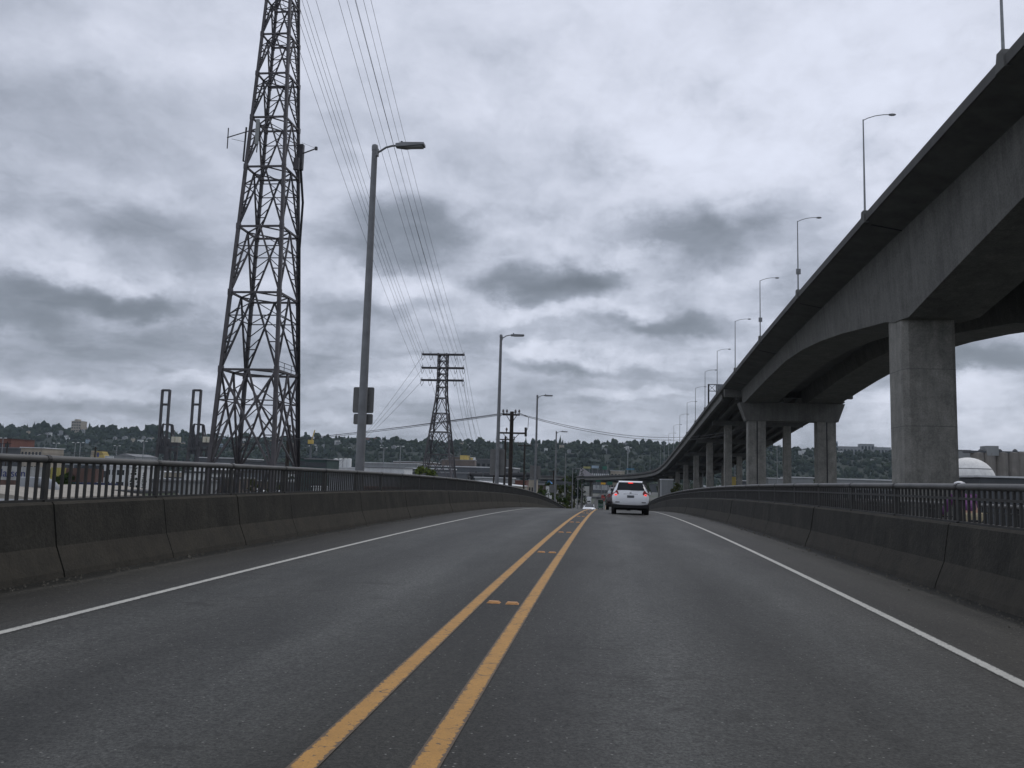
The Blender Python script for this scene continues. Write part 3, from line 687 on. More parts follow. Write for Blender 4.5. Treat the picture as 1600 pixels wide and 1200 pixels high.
for k, (ya, yb) in enumerate(((644,667),(648,671))):
    wire(at(803+k*9,ya,85), at(1165,yb,150), 2.2, .028, 'overhead cable sagging right from the near timber pole to the viaduct', 'cables right of the near timber pole')

# ------------------------------------------------------------------ ground and hills
def m_ground():
    m = bpy.data.materials.new('yard ground'); m.use_nodes = True; g = G(m.node_tree); P = g.n('NewGeometry').outputs['Position']
    c = g.ramp(g.noise(P, .012, 7, .65), [(.30,(.060,.062,.060)),(.42,(.11,.108,.10)),(.50,(.075,.075,.07)),(.56,(.05,.065,.035)),(.64,(.12,.115,.10)),(.75,(.17,.165,.155))])
    k = g.mr(g.noise(P, .3, 6, .7), .3, .7, .8, 1.2); c = g.mix(1., c, g.n('CombineXYZ', i0=k, i1=k, i2=k).outputs[0], 'MULTIPLY')
    b = g.n('BsdfPrincipled', Base_Color=c, Roughness=.9); g.nt.links.new(b.outputs[0], g.n('OutputMaterial').inputs[0]); return m
b = MB(); S_ = 4800; b.add([(-S_,-900,GZ-.25),(S_,-900,GZ-.25),(S_,S_,GZ-.25),(-S_,S_,GZ-.25)], [(0,1,2,3)])
tag(b.build('ground', m_ground(), loc=(0,0,0)), kind='structure')
b = MB(); b.box(-9,9,230,1700,GZ-.2,GZ-.03); tag(b.build('street', m_asph, loc=(0,0,0)), kind='structure')

HX = [at(px,600,2600).x for px in (-400,0,100,200,300,400,600,800,1000,1150,1300,1400,1700)]
HZ = [at(px,py,2600).z-15 for px, py in ((-400,664),(0,671),(100,669),(200,672),(300,679),(400,684),(600,688),(800,692),(880,693),(960,691),(1060,694),(1150,698),(1300,702))[:0]] or \
     [at(px,py,2600).z-17 for px, py in ((-400,662),(0,668),(100,667),(200,670),(300,678),(400,682),(600,685),(800,691),(1000,691),(1150,695),(1300,701),(1400,704),(1700,715))]
def hillz(x, y):
    top = float(np.interp(x, HX, HZ)); u = min(max((y-1850)/700,0),1); u = u*u*(3-2*u)
    w = 7*math.sin(x*.011+1.3)*math.sin(y*.009)+4*math.sin(x*.031+y*.02)
    return GZ-.5+(top-GZ)*u+w*u*(1-.75*u)
hx = np.linspace(-3600,3000,111); hy = np.linspace(1800,3600,46); b = MB()
b.v = [(x,y,hillz(x,y)) for y in hy for x in hx]; nx = len(hx)
b.f = [(j*nx+i,j*nx+i+1,(j+1)*nx+i+1,(j+1)*nx+i) for j in range(len(hy)-1) for i in range(nx-1)]
tag(b.build('hills', M('hill soil and scrub', (.012,.020,.009), .9, .3, .02), loc=(0,0,0), smooth=True), kind='structure')

def ico():
    import bmesh
    bm = bmesh.new(); bmesh.ops.create_icosphere(bm, subdivisions=2, radius=1); v = np.array([p.co[:] for p in bm.verts]); f = np.array([[q.index for q in p.verts] for p in bm.faces]); bm.free(); return v, f
ICV, ICF = ico(); rng = np.random.default_rng(5)
def clumps(name, pts, mat, conifer=.15):
    """pts: rows x,y,z,r,h ; one mesh of many ragged crowns"""
    pts = np.asarray(pts); n = len(pts); nv = len(ICV)
    V = np.repeat(ICV[None],n,0)*(1+rng.uniform(-.46,.42,(n,nv,1)))
    con = rng.random(n) < conifer
    z = V[:,:,2].copy(); taper = np.where(con[:,None], np.clip(.95-.62*(z+.5),.03,1.5), 1.0)
    V[:,:,0] *= taper; V[:,:,1] *= taper; V[con,:,0] *= .66; V[con,:,1] *= .66; V[con,:,2] *= 1.3
    V = V*np.stack([pts[:,3],pts[:,3],pts[:,4]],1)[:,None,:]+pts[:,None,:3]
    Fc = (ICF[None]+(np.arange(n)*nv)[:,None,None]).reshape(-1,3); V = V.reshape(-1,3)
    me = bpy.data.meshes.new(name); me.vertices.add(len(V)); me.vertices.foreach_set('co', V.ravel())
    me.loops.add(Fc.size); me.loops.foreach_set('vertex_index', Fc.ravel().astype(np.int32))
    me.polygons.add(len(Fc)); me.polygons.foreach_set('loop_start', np.arange(0,Fc.size,3,dtype=np.int32))
    me.update(calc_edges=True); me.materials.append(mat); o = bpy.data.objects.new(name, me); COL.objects.link(o); return o
m_for = m_leaf('hill forest', (.010,.019,.010), (.022,.034,.014), .012)
P_ = []
for i in range(11000):
    y = 1830+(2720-1830)*random.random()**.85; px = random.uniform(-120,1680); x = (px-954)/1320*y; r = random.choice([3,4,4.5,5,6,7,8.5])*random.uniform(.85,1.15)
    P_.append((x,y,hillz(x,y)+r*.55,r,r*random.uniform(.8,1.25)))
for i in range(620):
    y = random.uniform(2480,2620); px = random.uniform(-120,1680); x = (px-954)/1320*y; r = random.choice([4,5,5,6,7,9]); h = r*random.uniform(1.0,1.5)
    P_.append((x,y,hillz(x,y)+h*.8+random.choice([0,2,4]),r,h))
for px, h in ((0,15),(12,20),(30,13),(92,19),(133,19),(196,22),(208,23),(262,14),(440,14),(486,17),(556,17),(598,15),(624,13),(731,15),(752,17),(870,13),(878,18),(1016,15),(1112,13)):
    y = 2500; x = (px-954)/1320*y; P_.append((x,y,hillz(x,y)+h*.75,h*.62,h*.8))
tag(clumps('hillside_forest', P_, m_for, .2), 'dark green woodland covering the long far hillside', 'woodland', kind='stuff')
P_ = []
for i in range(900):
    y = random.uniform(950,1820); px = random.uniform(-100,1680)
    if 905 < px < 965: continue
    x = (px-954)/1320*y; r = random.uniform(3,6.5); P_.append((x,y,GZ+r*.7,r,r*random.uniform(.8,1.2)))
tag(clumps('valley_trees', P_, m_leaf('valley foliage', (.009,.017,.008), (.034,.045,.018), .06), .15), 'dark belt of trees across the flats at the foot of the hill', 'woodland', kind='stuff')

# ------------------------------------------------------------------ single trees
def tree(px, ytop, Y, wpx, label, mat, conifer=False, zb=None, nleaf=2200, group=None):
    p = at(px,ytop,Y); zb = GZ-.2 if zb is None else zb; H = max(p.z-zb,2.); rad = wpx/1320*Y/2
    t = thing('conifer' if conifer else 'tree', (p.x,Y,zb), label, 'tree', group); rr = random.Random(int(px*7+Y))
    b = MB(); b.tube([(p.x,Y,zb-.3),(p.x+.1,Y,zb+H*.4),(p.x-.05,Y,zb+H*.8)], [H*.022+.06,H*.016+.04,.03], 7)
    cl = []
    if conifer:
        for k in range(26):
            u = k/25; zz = zb+H*(.1+.88*u); ra = rad*(1.02-u)**.85
            for j in range(max(3,int(7*(1.1-u)))):
                a = rr.uniform(0,6.28); q = ra*rr.uniform(.5,1.05); cl.append((p.x+q*math.cos(a),Y+q*math.sin(a),zz-q*.25,max(.25,ra*.34)))
                if j % 3 == 0: b.tube([(p.x,Y,zz),(p.x+q*math.cos(a),Y+q*math.sin(a),zz-q*.25)], [.05,.02], 4)
    else:
        for k in range(26):
            a = rr.uniform(0,6.28); u = rr.uniform(-1,1); q = math.sqrt(max(0,1-u*u))*rr.uniform(.55,1); zz = zb+H*.60+u*H*.34
            cl.append((p.x+q*rad*.8*math.cos(a),Y+q*rad*.8*math.sin(a),zz,rad*rr.uniform(.25,.42)))
            if k % 3 == 0: b.tube([(p.x,Y,zb+H*.35),(p.x+q*rad*.4*math.cos(a),Y+q*rad*.4*math.sin(a),(zb+H*.35+zz)/2+.3),cl[-1][:3]], [.09,.06,.02], 5)
    b.build('trunk', m_wood, t)
    n = nleaf//len(cl); C_ = np.repeat(np.array(cl),n,0); N_ = len(C_)
    g_ = np.random.default_rng(int(px)); dirs = g_.normal(size=(N_,3)); dirs /= np.linalg.norm(dirs,axis=1)[:,None]
    c = C_[:,:3]+dirs*C_[:,3:4]*(g_.random((N_,1))**.5)*np.array([1,1,.8]); s = np.clip(rad*.085,.12,.6)*g_.uniform(.7,1.5,(N_,1))
    a1 = g_.normal(size=(N_,3)); a1 /= np.linalg.norm(a1,axis=1)[:,None]; a2 = np.cross(a1,g_.normal(size=(N_,3))); a2 /= np.linalg.norm(a2,axis=1)[:,None]
    V = np.stack([c-a1*s,c+a2*s*.6,c+a1*s,c-a2*s*.6],1).reshape(-1,3); f = np.arange(N_*4).reshape(-1,4)
    lb = MB(); lb.v = V.tolist(); lb.f = f.tolist(); lb.build('crown', mat, t); return t
m_lt = m_leaf('light spring foliage', (.075,.105,.022), (.15,.185,.045), .5); m_mid = m_leaf('mid green foliage', (.025,.045,.014), (.075,.11,.03), .4)
m_dk = m_leaf('dark evergreen foliage', (.008,.018,.009), (.028,.045,.02), .5); m_ol = m_leaf('olive foliage', (.045,.055,.018), (.10,.11,.04), .4)
tree(662,727,255,48,'bright spring green round tree in front of the shorter lattice tower', m_lt, nleaf=3000)
tree(212,722,170,34,'dark conifer between pale buildings behind the left railing', m_dk, True)
tree(226,738,175,22,'smaller dark conifer right of the larger dark conifer', m_dk, True)
tree(105,741,150,62,'low rounded dark green bush right of the silver duct', m_mid)
tree(398,741,140,30,'thin grey green tree behind the legs of the tall tower', m_ol)
tree(432,738,145,34,'olive tree at the foot of the tall tower', m_ol)
tree(1276,746,330,22,'small dark tree seen under the viaduct between its columns', m_mid)
tree(910,723,420,15,'tall dark conifer beside the far street, left of the viaduct bend', m_dk, True)
tree(1056,752,300,20,'bushy tree at the foot of the viaduct columns above the right barrier', m_ol)
for i, (px,yt,Y,w,mm) in enumerate(((858,748,160,26,m_mid),(872,752,190,24,m_ol),(886,741,300,24,m_mid),(880,762,150,20,m_mid),(893,757,250,18,m_ol),(868,768,140,22,m_mid),(898,738,420,22,m_dk),(884,777,145,16,m_ol),(905,748,480,16,m_mid),(846,754,180,18,m_mid))):
    tree(px,yt,Y,w,['leafy tree between the third and fourth lamps','olive tree under the fourth lamp','tall mid green tree behind the fifth lamp','small green tree left of the fifth lamp','olive tree below the sixth lamp','low green tree where the left railing ends','dark broad tree beyond the sixth lamp','low olive bush at the crest beside the fifth lamp','rounded tree beside the far street under the conifer','small tree behind the third lamp'][i], mm, nleaf=1500, group='trees along the falling road')

# ------------------------------------------------------------------ buildings
m_win = M('dark window glass', (.03,.035,.04), .15, .15, .5); m_shut = M('pale window frame', (.5,.5,.48), .6, .1, 1)
def paint(n, c, **k): return M(n, c, .8, .14, .12, streak=.18, **k)
m_white = paint('white cladding', (.62,.63,.62)); m_grey = paint('grey cladding', (.26,.27,.27)); m_beige = paint('beige stucco', (.36,.32,.25)); m_brick = paint('red brick', (.15,.065,.048))
m_brown = paint('brown cladding', (.11,.085,.07)); m_green = paint('dark green glazing', (.03,.055,.05)); m_yelw = paint('yellow cladding', (.48,.36,.10)); m_dgrey = paint('dark grey cladding', (.085,.09,.095)); m_tan = paint('tan concrete', (.33,.29,.23))
m_roofw = paint('white membrane roof', (.66,.67,.67)); m_roofg = paint('grey roof', (.20,.205,.21)); m_roofd = paint('dark roof', (.07,.072,.075)); m_pgreen = paint('pale green cladding', (.36,.40,.28)); m_sil = paint('silver cladding', (.36,.38,.40), metal=.3); m_bluew = paint('pale blue cladding', (.28,.36,.43))
def bld(name, label, x0, x1, yt, Y, dep, wall, roof, rows=0, cols=0, gable=0, cat='building', base=None, group=None, over=.4, wmat=None):
    a = at(x0,yt,Y); c = at(x1,yt,Y); zt = (a.z+c.z)/2; zb = GZ-.3 if base is None else base; X0, X1 = a.x, c.x
    t = thing(name, ((X0+X1)/2,Y,zb), label, cat, group)
    MB().box(X0,X1,Y,Y+dep,zb,zt-.02).build('wall', wall, t)
    if gable:
        b = MB(); b.prism([(X0-over,Y-over,zt),(X1+over,Y-over,zt),((X0+X1)/2,Y-over,zt+gable)], (0,0,0), (0,dep+2*over,0)); b.build('roof', roof, t)
    else:
        b = MB(); e = min(.5,(X1-X0)*.04); b.box(X0-e,X1+e,Y-e,Y+dep+e,zt,zt+.35+(X1-X0)*.006); b.build('roof', roof, t)
    if rows:
        hh = (zt-zb)/max(rows,1); top = zt-.35*min(hh,4)
        for r in range(rows):
            zc = zt-hh*.28-r*hh; wh = hh*.42
            if cols <= 1:
                MB().box(X0+(X1-X0)*.03,X1-(X1-X0)*.03,Y-.06,Y-.003,zc-wh,zc).build('window', wmat or m_win, t)
            else:
                cw = (X1-X0)/cols
                for k in range(cols):
                    MB().box(X0+cw*(k+.22),X0+cw*(k+.78),Y-.06,Y-.003,zc-wh,zc).build('window', wmat or m_win, t)
    return t
bld('brick_building','red brick block at the far left edge, upper of the left buildings',-30,18,685,450,20,m_brick,m_roofd,3,4)
bld('office_building','grey brown flat roofed building below the red brick block',-30,33,700,430,20,m_dgrey,m_roofg,2,8)
bld('office_building','beige building with square windows right of the grey brown one',33,66,700,415,18,m_tan,m_roofw,3,6)
bld('shed','small white shed right of the beige windowed building',67,77,711,500,9,m_white,m_roofw)
bld('terminal_building','long white terminal roof left of the yellow ship funnel',100,176,716,640,30,m_grey,m_roofw,1,1)
bld('warehouse','grey roofed warehouse right of the yellow funnel',178,212,713,560,30,m_grey,m_roofg,0,0,2)
bld('shed','bright white block right of the yellow funnel',164,177,713,620,14,m_white,m_roofw)
bld('warehouse','long white roofed warehouse behind the left legs of the tall tower',312,373,716,600,45,m_dgrey,m_roofw,1,1)
bld('warehouse','lower white walled shed below the long white roofed warehouse',304,345,724,420,20,m_white,m_roofw,1,5)
bld('warehouse','dark walled low warehouse between the legs of the tall tower',372,420,722,520,30,m_dgrey,m_roofd)
bld('office_building','dark green glass office right of the tall tower',477,511,718,380,18,m_green,m_roofg,4,1)
bld('office_building','dark green glass block just left of the green office',466,480,716,400,18,m_green,m_roofd,4,1)
bld('warehouse','low white roofed building right of the nearest lamp pole, under the hill',566,652,724,760,40,m_grey,m_roofw,1,6)
bld('warehouse','white cluttered low depot below the white silos',520,560,731,520,20,m_white,m_roofw,1,4)
bld('warehouse','pale depot right of the nearest lamp pole just above the railing',566,632,731,470,20,m_white,m_roofg,1,8)
bld('warehouse','very long white roof strip behind the shorter lattice tower',655,802,730,800,60,m_dgrey,m_roofw,1,1)
bld('warehouse','second long pale roof strip left of the shorter lattice tower',615,672,722,980,60,m_brown,m_roofw)
bld('plant_building','brown grey plant building right of the shorter lattice tower',700,722,714,870,25,m_brown,m_roofg,2,3)
bld('plant_building','yellow plant building right of the shorter lattice tower',719,730,712,850,15,m_yelw,m_yelw,1,3)
bld('plant_building','narrow yellow block with white right end',735,739,715,845,12,m_yelw,m_roofw)
bld('plant_building','bright white narrow tower beside the yellow block',739,741.5,715,838,6,m_white,m_white)
bld('warehouse','long brown grey block in front of the small yellow plant building',690,742,719,815,10,m_brown,m_roofg,1,9)
bld('warehouse','long low white roofed shed in front of the shorter lattice tower, upper of two',560,705,732,600,20,m_dgrey,m_roofw,1,12)
bld('warehouse','long low grey shed in front of the shorter lattice tower, lower of two',590,730,738,500,16,m_dgrey,m_roofg,1,14)
bld('warehouse','low pale shed left of the near timber pole under the railway',742,800,747,430,14,m_grey,m_roofw,1,8)
for i, (px,Y) in enumerate(((700,505),(722,505),(744,505),(766,505),(788,505),(810,505),(832,505))):
    p = at(px,742,Y); t = thing('tank_wagon', (p.x,Y,GZ), 'dark tank wagon in a row beneath the elevated railway', 'tank wagon', 'tank wagons beneath the railway')
    MB().lathe((p.x-3.9,Y,p.z), [(.5,0),(1.4,.3),(1.5,.6),(1.5,7.2),(1.4,7.5),(.5,7.8)], 14, 'x').build('tank', m_dark, t, True)
    b = MB(); b.box(p.x-4.1,p.x+4.1,Y-1.2,Y+1.2,p.z-2.1,p.z-1.6); b.box(p.x-.5,p.x+.5,Y-.5,Y+.5,p.z+1.4,p.z+1.9); b.box(p.x-3.3,p.x-1.9,Y-1,Y+1,GZ-.2,p.z-2.1); b.box(p.x+1.9,p.x+3.3,Y-1,Y+1,GZ-.2,p.z-2.1); b.build('underframe', m_blk, t)
bld('warehouse','dull grey brown flat block left of the second lamp',744,792,718,900,30,m_dgrey,m_roofg,2,6)
bld('shed','low white walled shed above the left railing, left of the second lamp',753,772,751,330,12,m_white,m_roofg,1,4)
bld('shed','small red roofed shed right of the near timber pole',805,822,752,380,12,m_brick,m_brick)
bld('shed','small pale shed behind the third lamp',826,838,750,420,10,m_beige,m_roofg,1,3)
bld('canopy_building','small bright blue roofed kiosk right of the third lamp',853,861,756,330,6,m_white,paint('bright blue roof', (.06,.22,.50)),0,0,1.2)
bld('shed','silver corrugated long building behind the left railing right of the tall tower',513,637,743,170,14,m_sil,m_roofg,0,0)
bld('shed','dark red lean-to along the foot of the silver corrugated building',556,636,764,160,6,m_brick,m_brick)
bld('house','grey gabled house with pale window frames behind the left railing',128,166,738,190,12,m_dgrey,m_roofd,3,5,0,wmat=m_shut)
bld('apartment_building','white building with rows of dark windows behind the left railing',167,204,729,185,12,m_white,m_roofw,5,5)
bld('warehouse','low grey workshop with white fascia behind the left railing, left of the tall tower',236,292,752,165,14,m_grey,m_roofg,1,6)
bld('warehouse','white clad workshop under the cranes behind the left railing',286,333,739,210,14,m_white,m_roofd,2,6)
bld('shed','rusty brown shed right of the white clad workshop',332,372,748,190,10,m_brown,m_roofg,1,4)
bld('shed','long low dark roofed shed with a yellow wall in front of the dark conifers',170,236,770,130,8,m_pgreen,m_roofd)
bld('warehouse','brick red low roofed shed between the bush and the white building',108,152,768,145,8,m_brick,m_brick)
# near left: big gabled workshop with a silver duct
pa, pb = at(-10,759,112), at(112,773,112)
t = thing('warehouse', ((pa.x+pb.x)/2-6,112,GZ-.3), 'near beige roofed warehouse with pale green wall at the bottom left behind the railing', 'building')
xr, zr_ = pb.x, pb.z; xl = pa.x-6
b = MB(); b.box(xl,xr,104,140,GZ-.3,zr_-.5); b.build('wall', m_pgreen, t)
b = MB(); b.prism([(xl,103,zr_-.4),(xr+.6,103,zr_-.55),(xr+.6,103,zr_-.25),(pa.x+2,103,pa.z-.1),(xl,103,pa.z-.1)][::1], (0,0,0), (0,38,0)); b.build('roof', M('sand roof sheet', (.34,.31,.26), .8, .1, .4, streak=.15), t)
b = MB(); b.box(xl,xr+.75,102.7,102.95,zr_-.75,zr_-.45); b.box(xl,xr+.7,103.7,103.96,zr_-1.35,zr_-1.25); b.build('gutter', m_white, t)
p = at(40,766,118); q = at(40,745,118)
t = thing('ventilation_duct', (p.x,118,p.z), 'silver duct with a curved elbow standing on the beige roof behind the left railing', 'duct')
w_ = at(60,750,118).x-at(34,750,118).x
MB().box(p.x-.6,p.x+w_*.9,116.5,120,p.z-2,q.z).build('plenum', m_sil, t, bevel=.15)
b = MB(); r_ = (q.z-p.z)*.42; cx_ = p.x+w_*.9
b.tube([(cx_-.3,118,q.z-r_)]+[(cx_+w_*.75*math.sin(a),118,q.z-r_-r_*1.15*(1-math.cos(a))) for a in np.linspace(.1,1.55,9)]+[(cx_+w_*.77,118,p.z-2.2)], r_, 16); b.build('elbow', m_sil, t, True)
# right of the road
bld('warehouse','white roofed low warehouse seen under the viaduct left of the widest column pair',1200,1232,748,420,25,m_grey,m_roofw,1,4)
bld('warehouse','pale warehouse seen between the two columns of the flared bent',1236,1292,747,460,25,m_grey,m_roofw,1,6)
bld('warehouse','long pale roofed warehouse left of the massive pier',1302,1396,750,440,30,m_grey,m_roofw,1,8)
bld('shed','pale cream block seen between the distant viaduct columns',1034,1052,750,350,12,m_grey,m_roofw)
bld('shed','yellow and grey kiosk seen between the viaduct columns',1140,1150,745,380,8,m_yelw,m_roofg)
bld('warehouse','low grey industrial block above the right railing under the viaduct',1150,1200,752,520,20,m_dgrey,m_roofw,1,5)
bld('warehouse','flat white roofed shed at the right edge above the railing',1531,1640,747,230,30,m_dgrey,m_roofw)
bld('plant_building','grey plant block behind the white dome beside the massive pier',1490,1516,704,470,15,m_grey,m_roofg)
p0, p1 = at(1497,735,400), at(1547,755,400); rr_ = 12.4; rr_ = 11.3; pa_ = at(1511,715,412); xc = pa_.x; zc = pa_.z-rr_*.96
t = thing('storage_dome', (xc,400+rr_,GZ), 'large white storage dome right of the massive pier', 'storage dome')
b = MB(); prof = [(rr_,GZ-.3),(rr_,zc)]+[(rr_*math.cos(R(a)),zc+rr_*.96*math.sin(R(a))) for a in range(6,90,7)]+[(.3,zc+rr_*.96)]
b.lathe((xc,400+rr_,0), prof, 40); b.build('shell', M('stained white dome', (.78,.77,.73), .7, .08, .3, streak=.18), t, True)
b = MB(); b.lathe((xc,400+rr_,0), [(rr_*.86+.05,zc+rr_*.49),(rr_*.86+.14,zc+rr_*.50),(rr_*.84+.10,zc+rr_*.515)], 40); b.build('band', m_dgrey, t, True)
def silos(name, label, xs, wpx, yt, Y, mat, rows=1):
    a = at(xs[0],yt,Y); t = thing(name, (a.x,Y,GZ), label, 'silo')
    for x in xs:
        p = at(x,yt,Y); r = wpx/1320*Y/2; MB().lathe((p.x,Y,0), [(r,GZ-.3),(r,p.z),(r*.98,p.z+.05),(r*.3,p.z+r*.25)], 20).build('silo', mat, t, True)
    return t
m_sil2 = M('grey brown silo concrete', (.20,.185,.165), .9, .15, .3, streak=.25)
t = silos('grain_silos','row of tall brown grey concrete silos at the right edge behind the white dome',[1527,1545,1564,1582,1594],18.5,708,430,m_sil2)
p = at(1547,697,430); q = at(1547,709,430); MB().box(p.x-2.6,p.x+2.6,427,435,q.z-1,p.z).build('headhouse', m_grey, t)
p = at(1530,706,430); MB().box(p.x-6,p.x+20,428,434,p.z-.6,p.z+.5).build('conveyor_gallery', m_dgrey, t)
for px in (1532,1562,1586):
    p = at(px,704,430); MB().lathe((p.x,430,p.z-1.2), [(1.1,0),(1.1,1.2),(.4,1.9)], 10).build('vent', m_dgrey, t, True)
silos('storage_silos','row of white silos left of the nearest lamp pole',[525,533,540,546],7.2,717,700,m_white)
# hill top buildings
t = bld('apartment_tower','tall tan apartment tower alone on the ridge at the left',112,127,658,2450,30,m_tan,m_tan,7,4,base=80)
p = at(119.5,655,2455); MB().box(p.x-6,p.x+6,2455,2470,p.z-8,p.z).build('plant_room', m_tan, t)
bld('apartment_building','long brick apartment block on the ridge right of the nearest lamp pole',571,590,684,2480,20,paint('dull red brick', (.22,.12,.09)),m_roofg,2,5,base=60)
bld('hospital_block','pale grey wide block on the right hand ridge under the viaduct',1312,1345,698,2480,30,m_grey,m_roofg,2,6,base=60)
bld('hospital_block','taller pale grey stepped block on the right hand ridge',1345,1366,694,2490,30,m_grey,m_roofg,3,4,base=60)
bld('hospital_block','low pale grey wing at the right end of the ridge blocks',1366,1392,699,2500,30,m_grey,m_roofw,2,5,base=60)
bld('glass_tower','slim blue grey tower on the ridge beside the bent column',1301,1309,690,2520,20,m_bluew,m_roofg,4,1,base=60)
hm = [(m_white,m_roofd,'white'),(m_beige,m_roofd,'beige'),(m_grey,m_roofg,'grey'),(m_bluew,m_roofd,'pale blue')]
protos = {}
for i in range(88):
    px = random.uniform(-40,640) if i < 62 else random.uniform(700,1480)
    y = random.uniform(2290,2500); x = (px-954)/1320*y; z = hillz(x,y); k = random.choices(range(4),[5,2,3,1])[0]; big = random.random() < .3
    lab = f'{"large" if big else "small"} {hm[k][2]} house among the trees on the far wooded ridge'
    if (k,big) not in protos:
        w, dp, h = (14,10,7) if big else (9,8,5); t = thing('house', (x,y,z), lab, 'house', 'houses on the far ridge')
        MB().box(x-w/2,x+w/2,y-dp/2,y+dp/2,z-4,z+h+5).build('wall', hm[k][0], t)
        MB().prism([(x-w/2-.5,y-dp/2-.5,z+h+5),(x+w/2+.5,y-dp/2-.5,z+h+5),(x,y-dp/2-.5,z+h+8.2)], (0,0,0), (0,dp+1,0)).build('roof', hm[k][1], t)
        protos[(k,big)] = t
    else: copy_tree(protos[(k,big)], (x,y,z), random.uniform(-.4,.4), lab)
# distant sheds filling the flats
kinds = [(m_white,m_roofw,'white'),(m_grey,m_roofg,'grey'),(m_dgrey,m_roofd,'dark'),(m_brown,m_roofg,'brown'),(m_beige,m_roofw,'beige'),(m_brick,m_roofd,'red brick')]
for i in range(120):
    Y = 280+1350*random.random()**1.1; px = random.choice([random.uniform(-40,880),random.uniform(-40,880),random.uniform(985,1480)])
    w0 = random.uniform(12,42)*1320/Y
    if (px+w0/2 > 880 and px-w0/2 < 990) or (Y < 420 and 380 < px < 475): continue
    k = random.choices(range(6),[4,4,3,2,2,1])[0]; z = random.uniform(-7.5,-1.0); hor = 746.7+.0278*(px-800); w = w0
    pyy = hor+(1.36-z)*1320/Y
    bld('shed', f'low {kinds[k][2]} shed in the distant industrial flats', px-w/2, px+w/2, pyy, Y, random.uniform(10,30), kinds[k][0], kinds[k][1], random.choice([0,0,1]), random.choice([1,5]), random.choice([0,0,1.6]), group='sheds in the distant flats')
for i in range(95):
    Y = random.uniform(240,640); px = random.uniform(-30,840); hor = 746.7+.0278*(px-800); z = random.uniform(-8.5,-3.2); w = random.uniform(5,17)*1320/Y
    if px+w/2 > 850: continue
    if 380 < px < 475 and Y < 300: continue
    k = random.choices([0,1,4,2],[6,3,1,2])[0]
    bld('shed', f'small {kinds[k][2]} roofed workshop in the cluttered yards beyond the left railing', px-w/2, px+w/2, hor+(1.36-z)*1320/Y, Y, random.uniform(5,12), random.choice([kinds[k][0],m_dgrey,m_grey,m_white]), kinds[k][1], random.choice([0,1,1]), random.choice([3,5]), random.choice([0,0,1.2]), group='small workshops in the left yards')
# elevated railway and far street structures
t = thing('railway_viaduct', (-60,520,GZ), 'long dark elevated railway on posts beyond the left railing', 'bridge')
a, c = at(690,738,540), at(900,746,540); zr_ = -.8
MB().box(a.x-60,c.x-2,535,545,zr_-1.3,zr_+.6).build('deck', m_dgrey, t)
for k in range(13):
    x = a.x-50+k*(c.x-a.x+40)/12; MB().box(x-.7,x+.7,536,544,GZ-.3,zr_-1.3).build('post', m_dgrey, t)
p = at(907,731,770); q = at(921,746,770)
b = MB(); b.prism([(p.x,770,p.z),(p.x+1.5,770,p.z+.2),(q.x+8,770,q.z-.6),(p.x-2,770,q.z-2)], (0,0,0), (0,3,0)); tag(b.build('ramp_wall', paint('pale ramp concrete', (.33,.31,.32))), 'pale triangular ramp wall at the left end of the viaduct bend', 'ramp wall')
bld('warehouse','building with rows of white panels above the viaduct bend',924,952,735,900,30,m_dgrey,m_roofd,2,9,wmat=m_white)
bld('warehouse','cream low building above the right part of the viaduct bend',954,976,736,920,30,m_beige,m_roofw,2,4)
def board(px, py, w, h, Y, mat, label, cat='sign', bm=None):
    p = at(px,py,Y); s = Y/1320; t = thing('sign_board', (p.x,Y,p.z-h*s/2), label, cat)
    MB().box(p.x-w*s/2,p.x+w*s/2,Y,Y+.3,p.z-h*s/2,p.z+h*s/2).build('panel', mat, t)
    b = MB(); zl = GZ if p.z-h*s/2 < 0 else p.z-h*s/2-5
    for k in (-.35,.35): b.beam((p.x+k*w*s,Y+.5,zl),(p.x+k*w*s,Y+.5,p.z+h*s/2),.35)
    b.build('support', m_galvd, t); return t
m_sg = M('highway sign green', (.015,.12,.075), .5, .1, 1); m_sb = M('highway sign blue', (.05,.16,.24), .5, .1, 1); m_sy = M('sign yellow', (.75,.42,.02), .5, .1, 1)
board(917,730.5,11,3,780,paint('faded yellow board',(.32,.31,.12)),'faded yellow green board above the viaduct bend, left of the pale blue board','billboard')
board(930,729.5,11,4,785,m_bluew,'pale blue board above the viaduct bend','billboard')
board(945,731,7,5,700,m_sg,'small green highway sign above the viaduct bend','sign')
board(985,733,12,2.6,690,m_sb,'wide teal highway sign above the viaduct near the white car','sign')
board(942.5,755.5,7,3,600,m_sy,'yellow sign hung under the viaduct bend over the far street','sign')
board(953,755,8,5,602,m_sg,'dark green sign under the viaduct bend right of the yellow one','sign')
board(935,751.5,8,2,604,m_sg,'dark green sign strip under the viaduct bend left of the yellow one','sign')

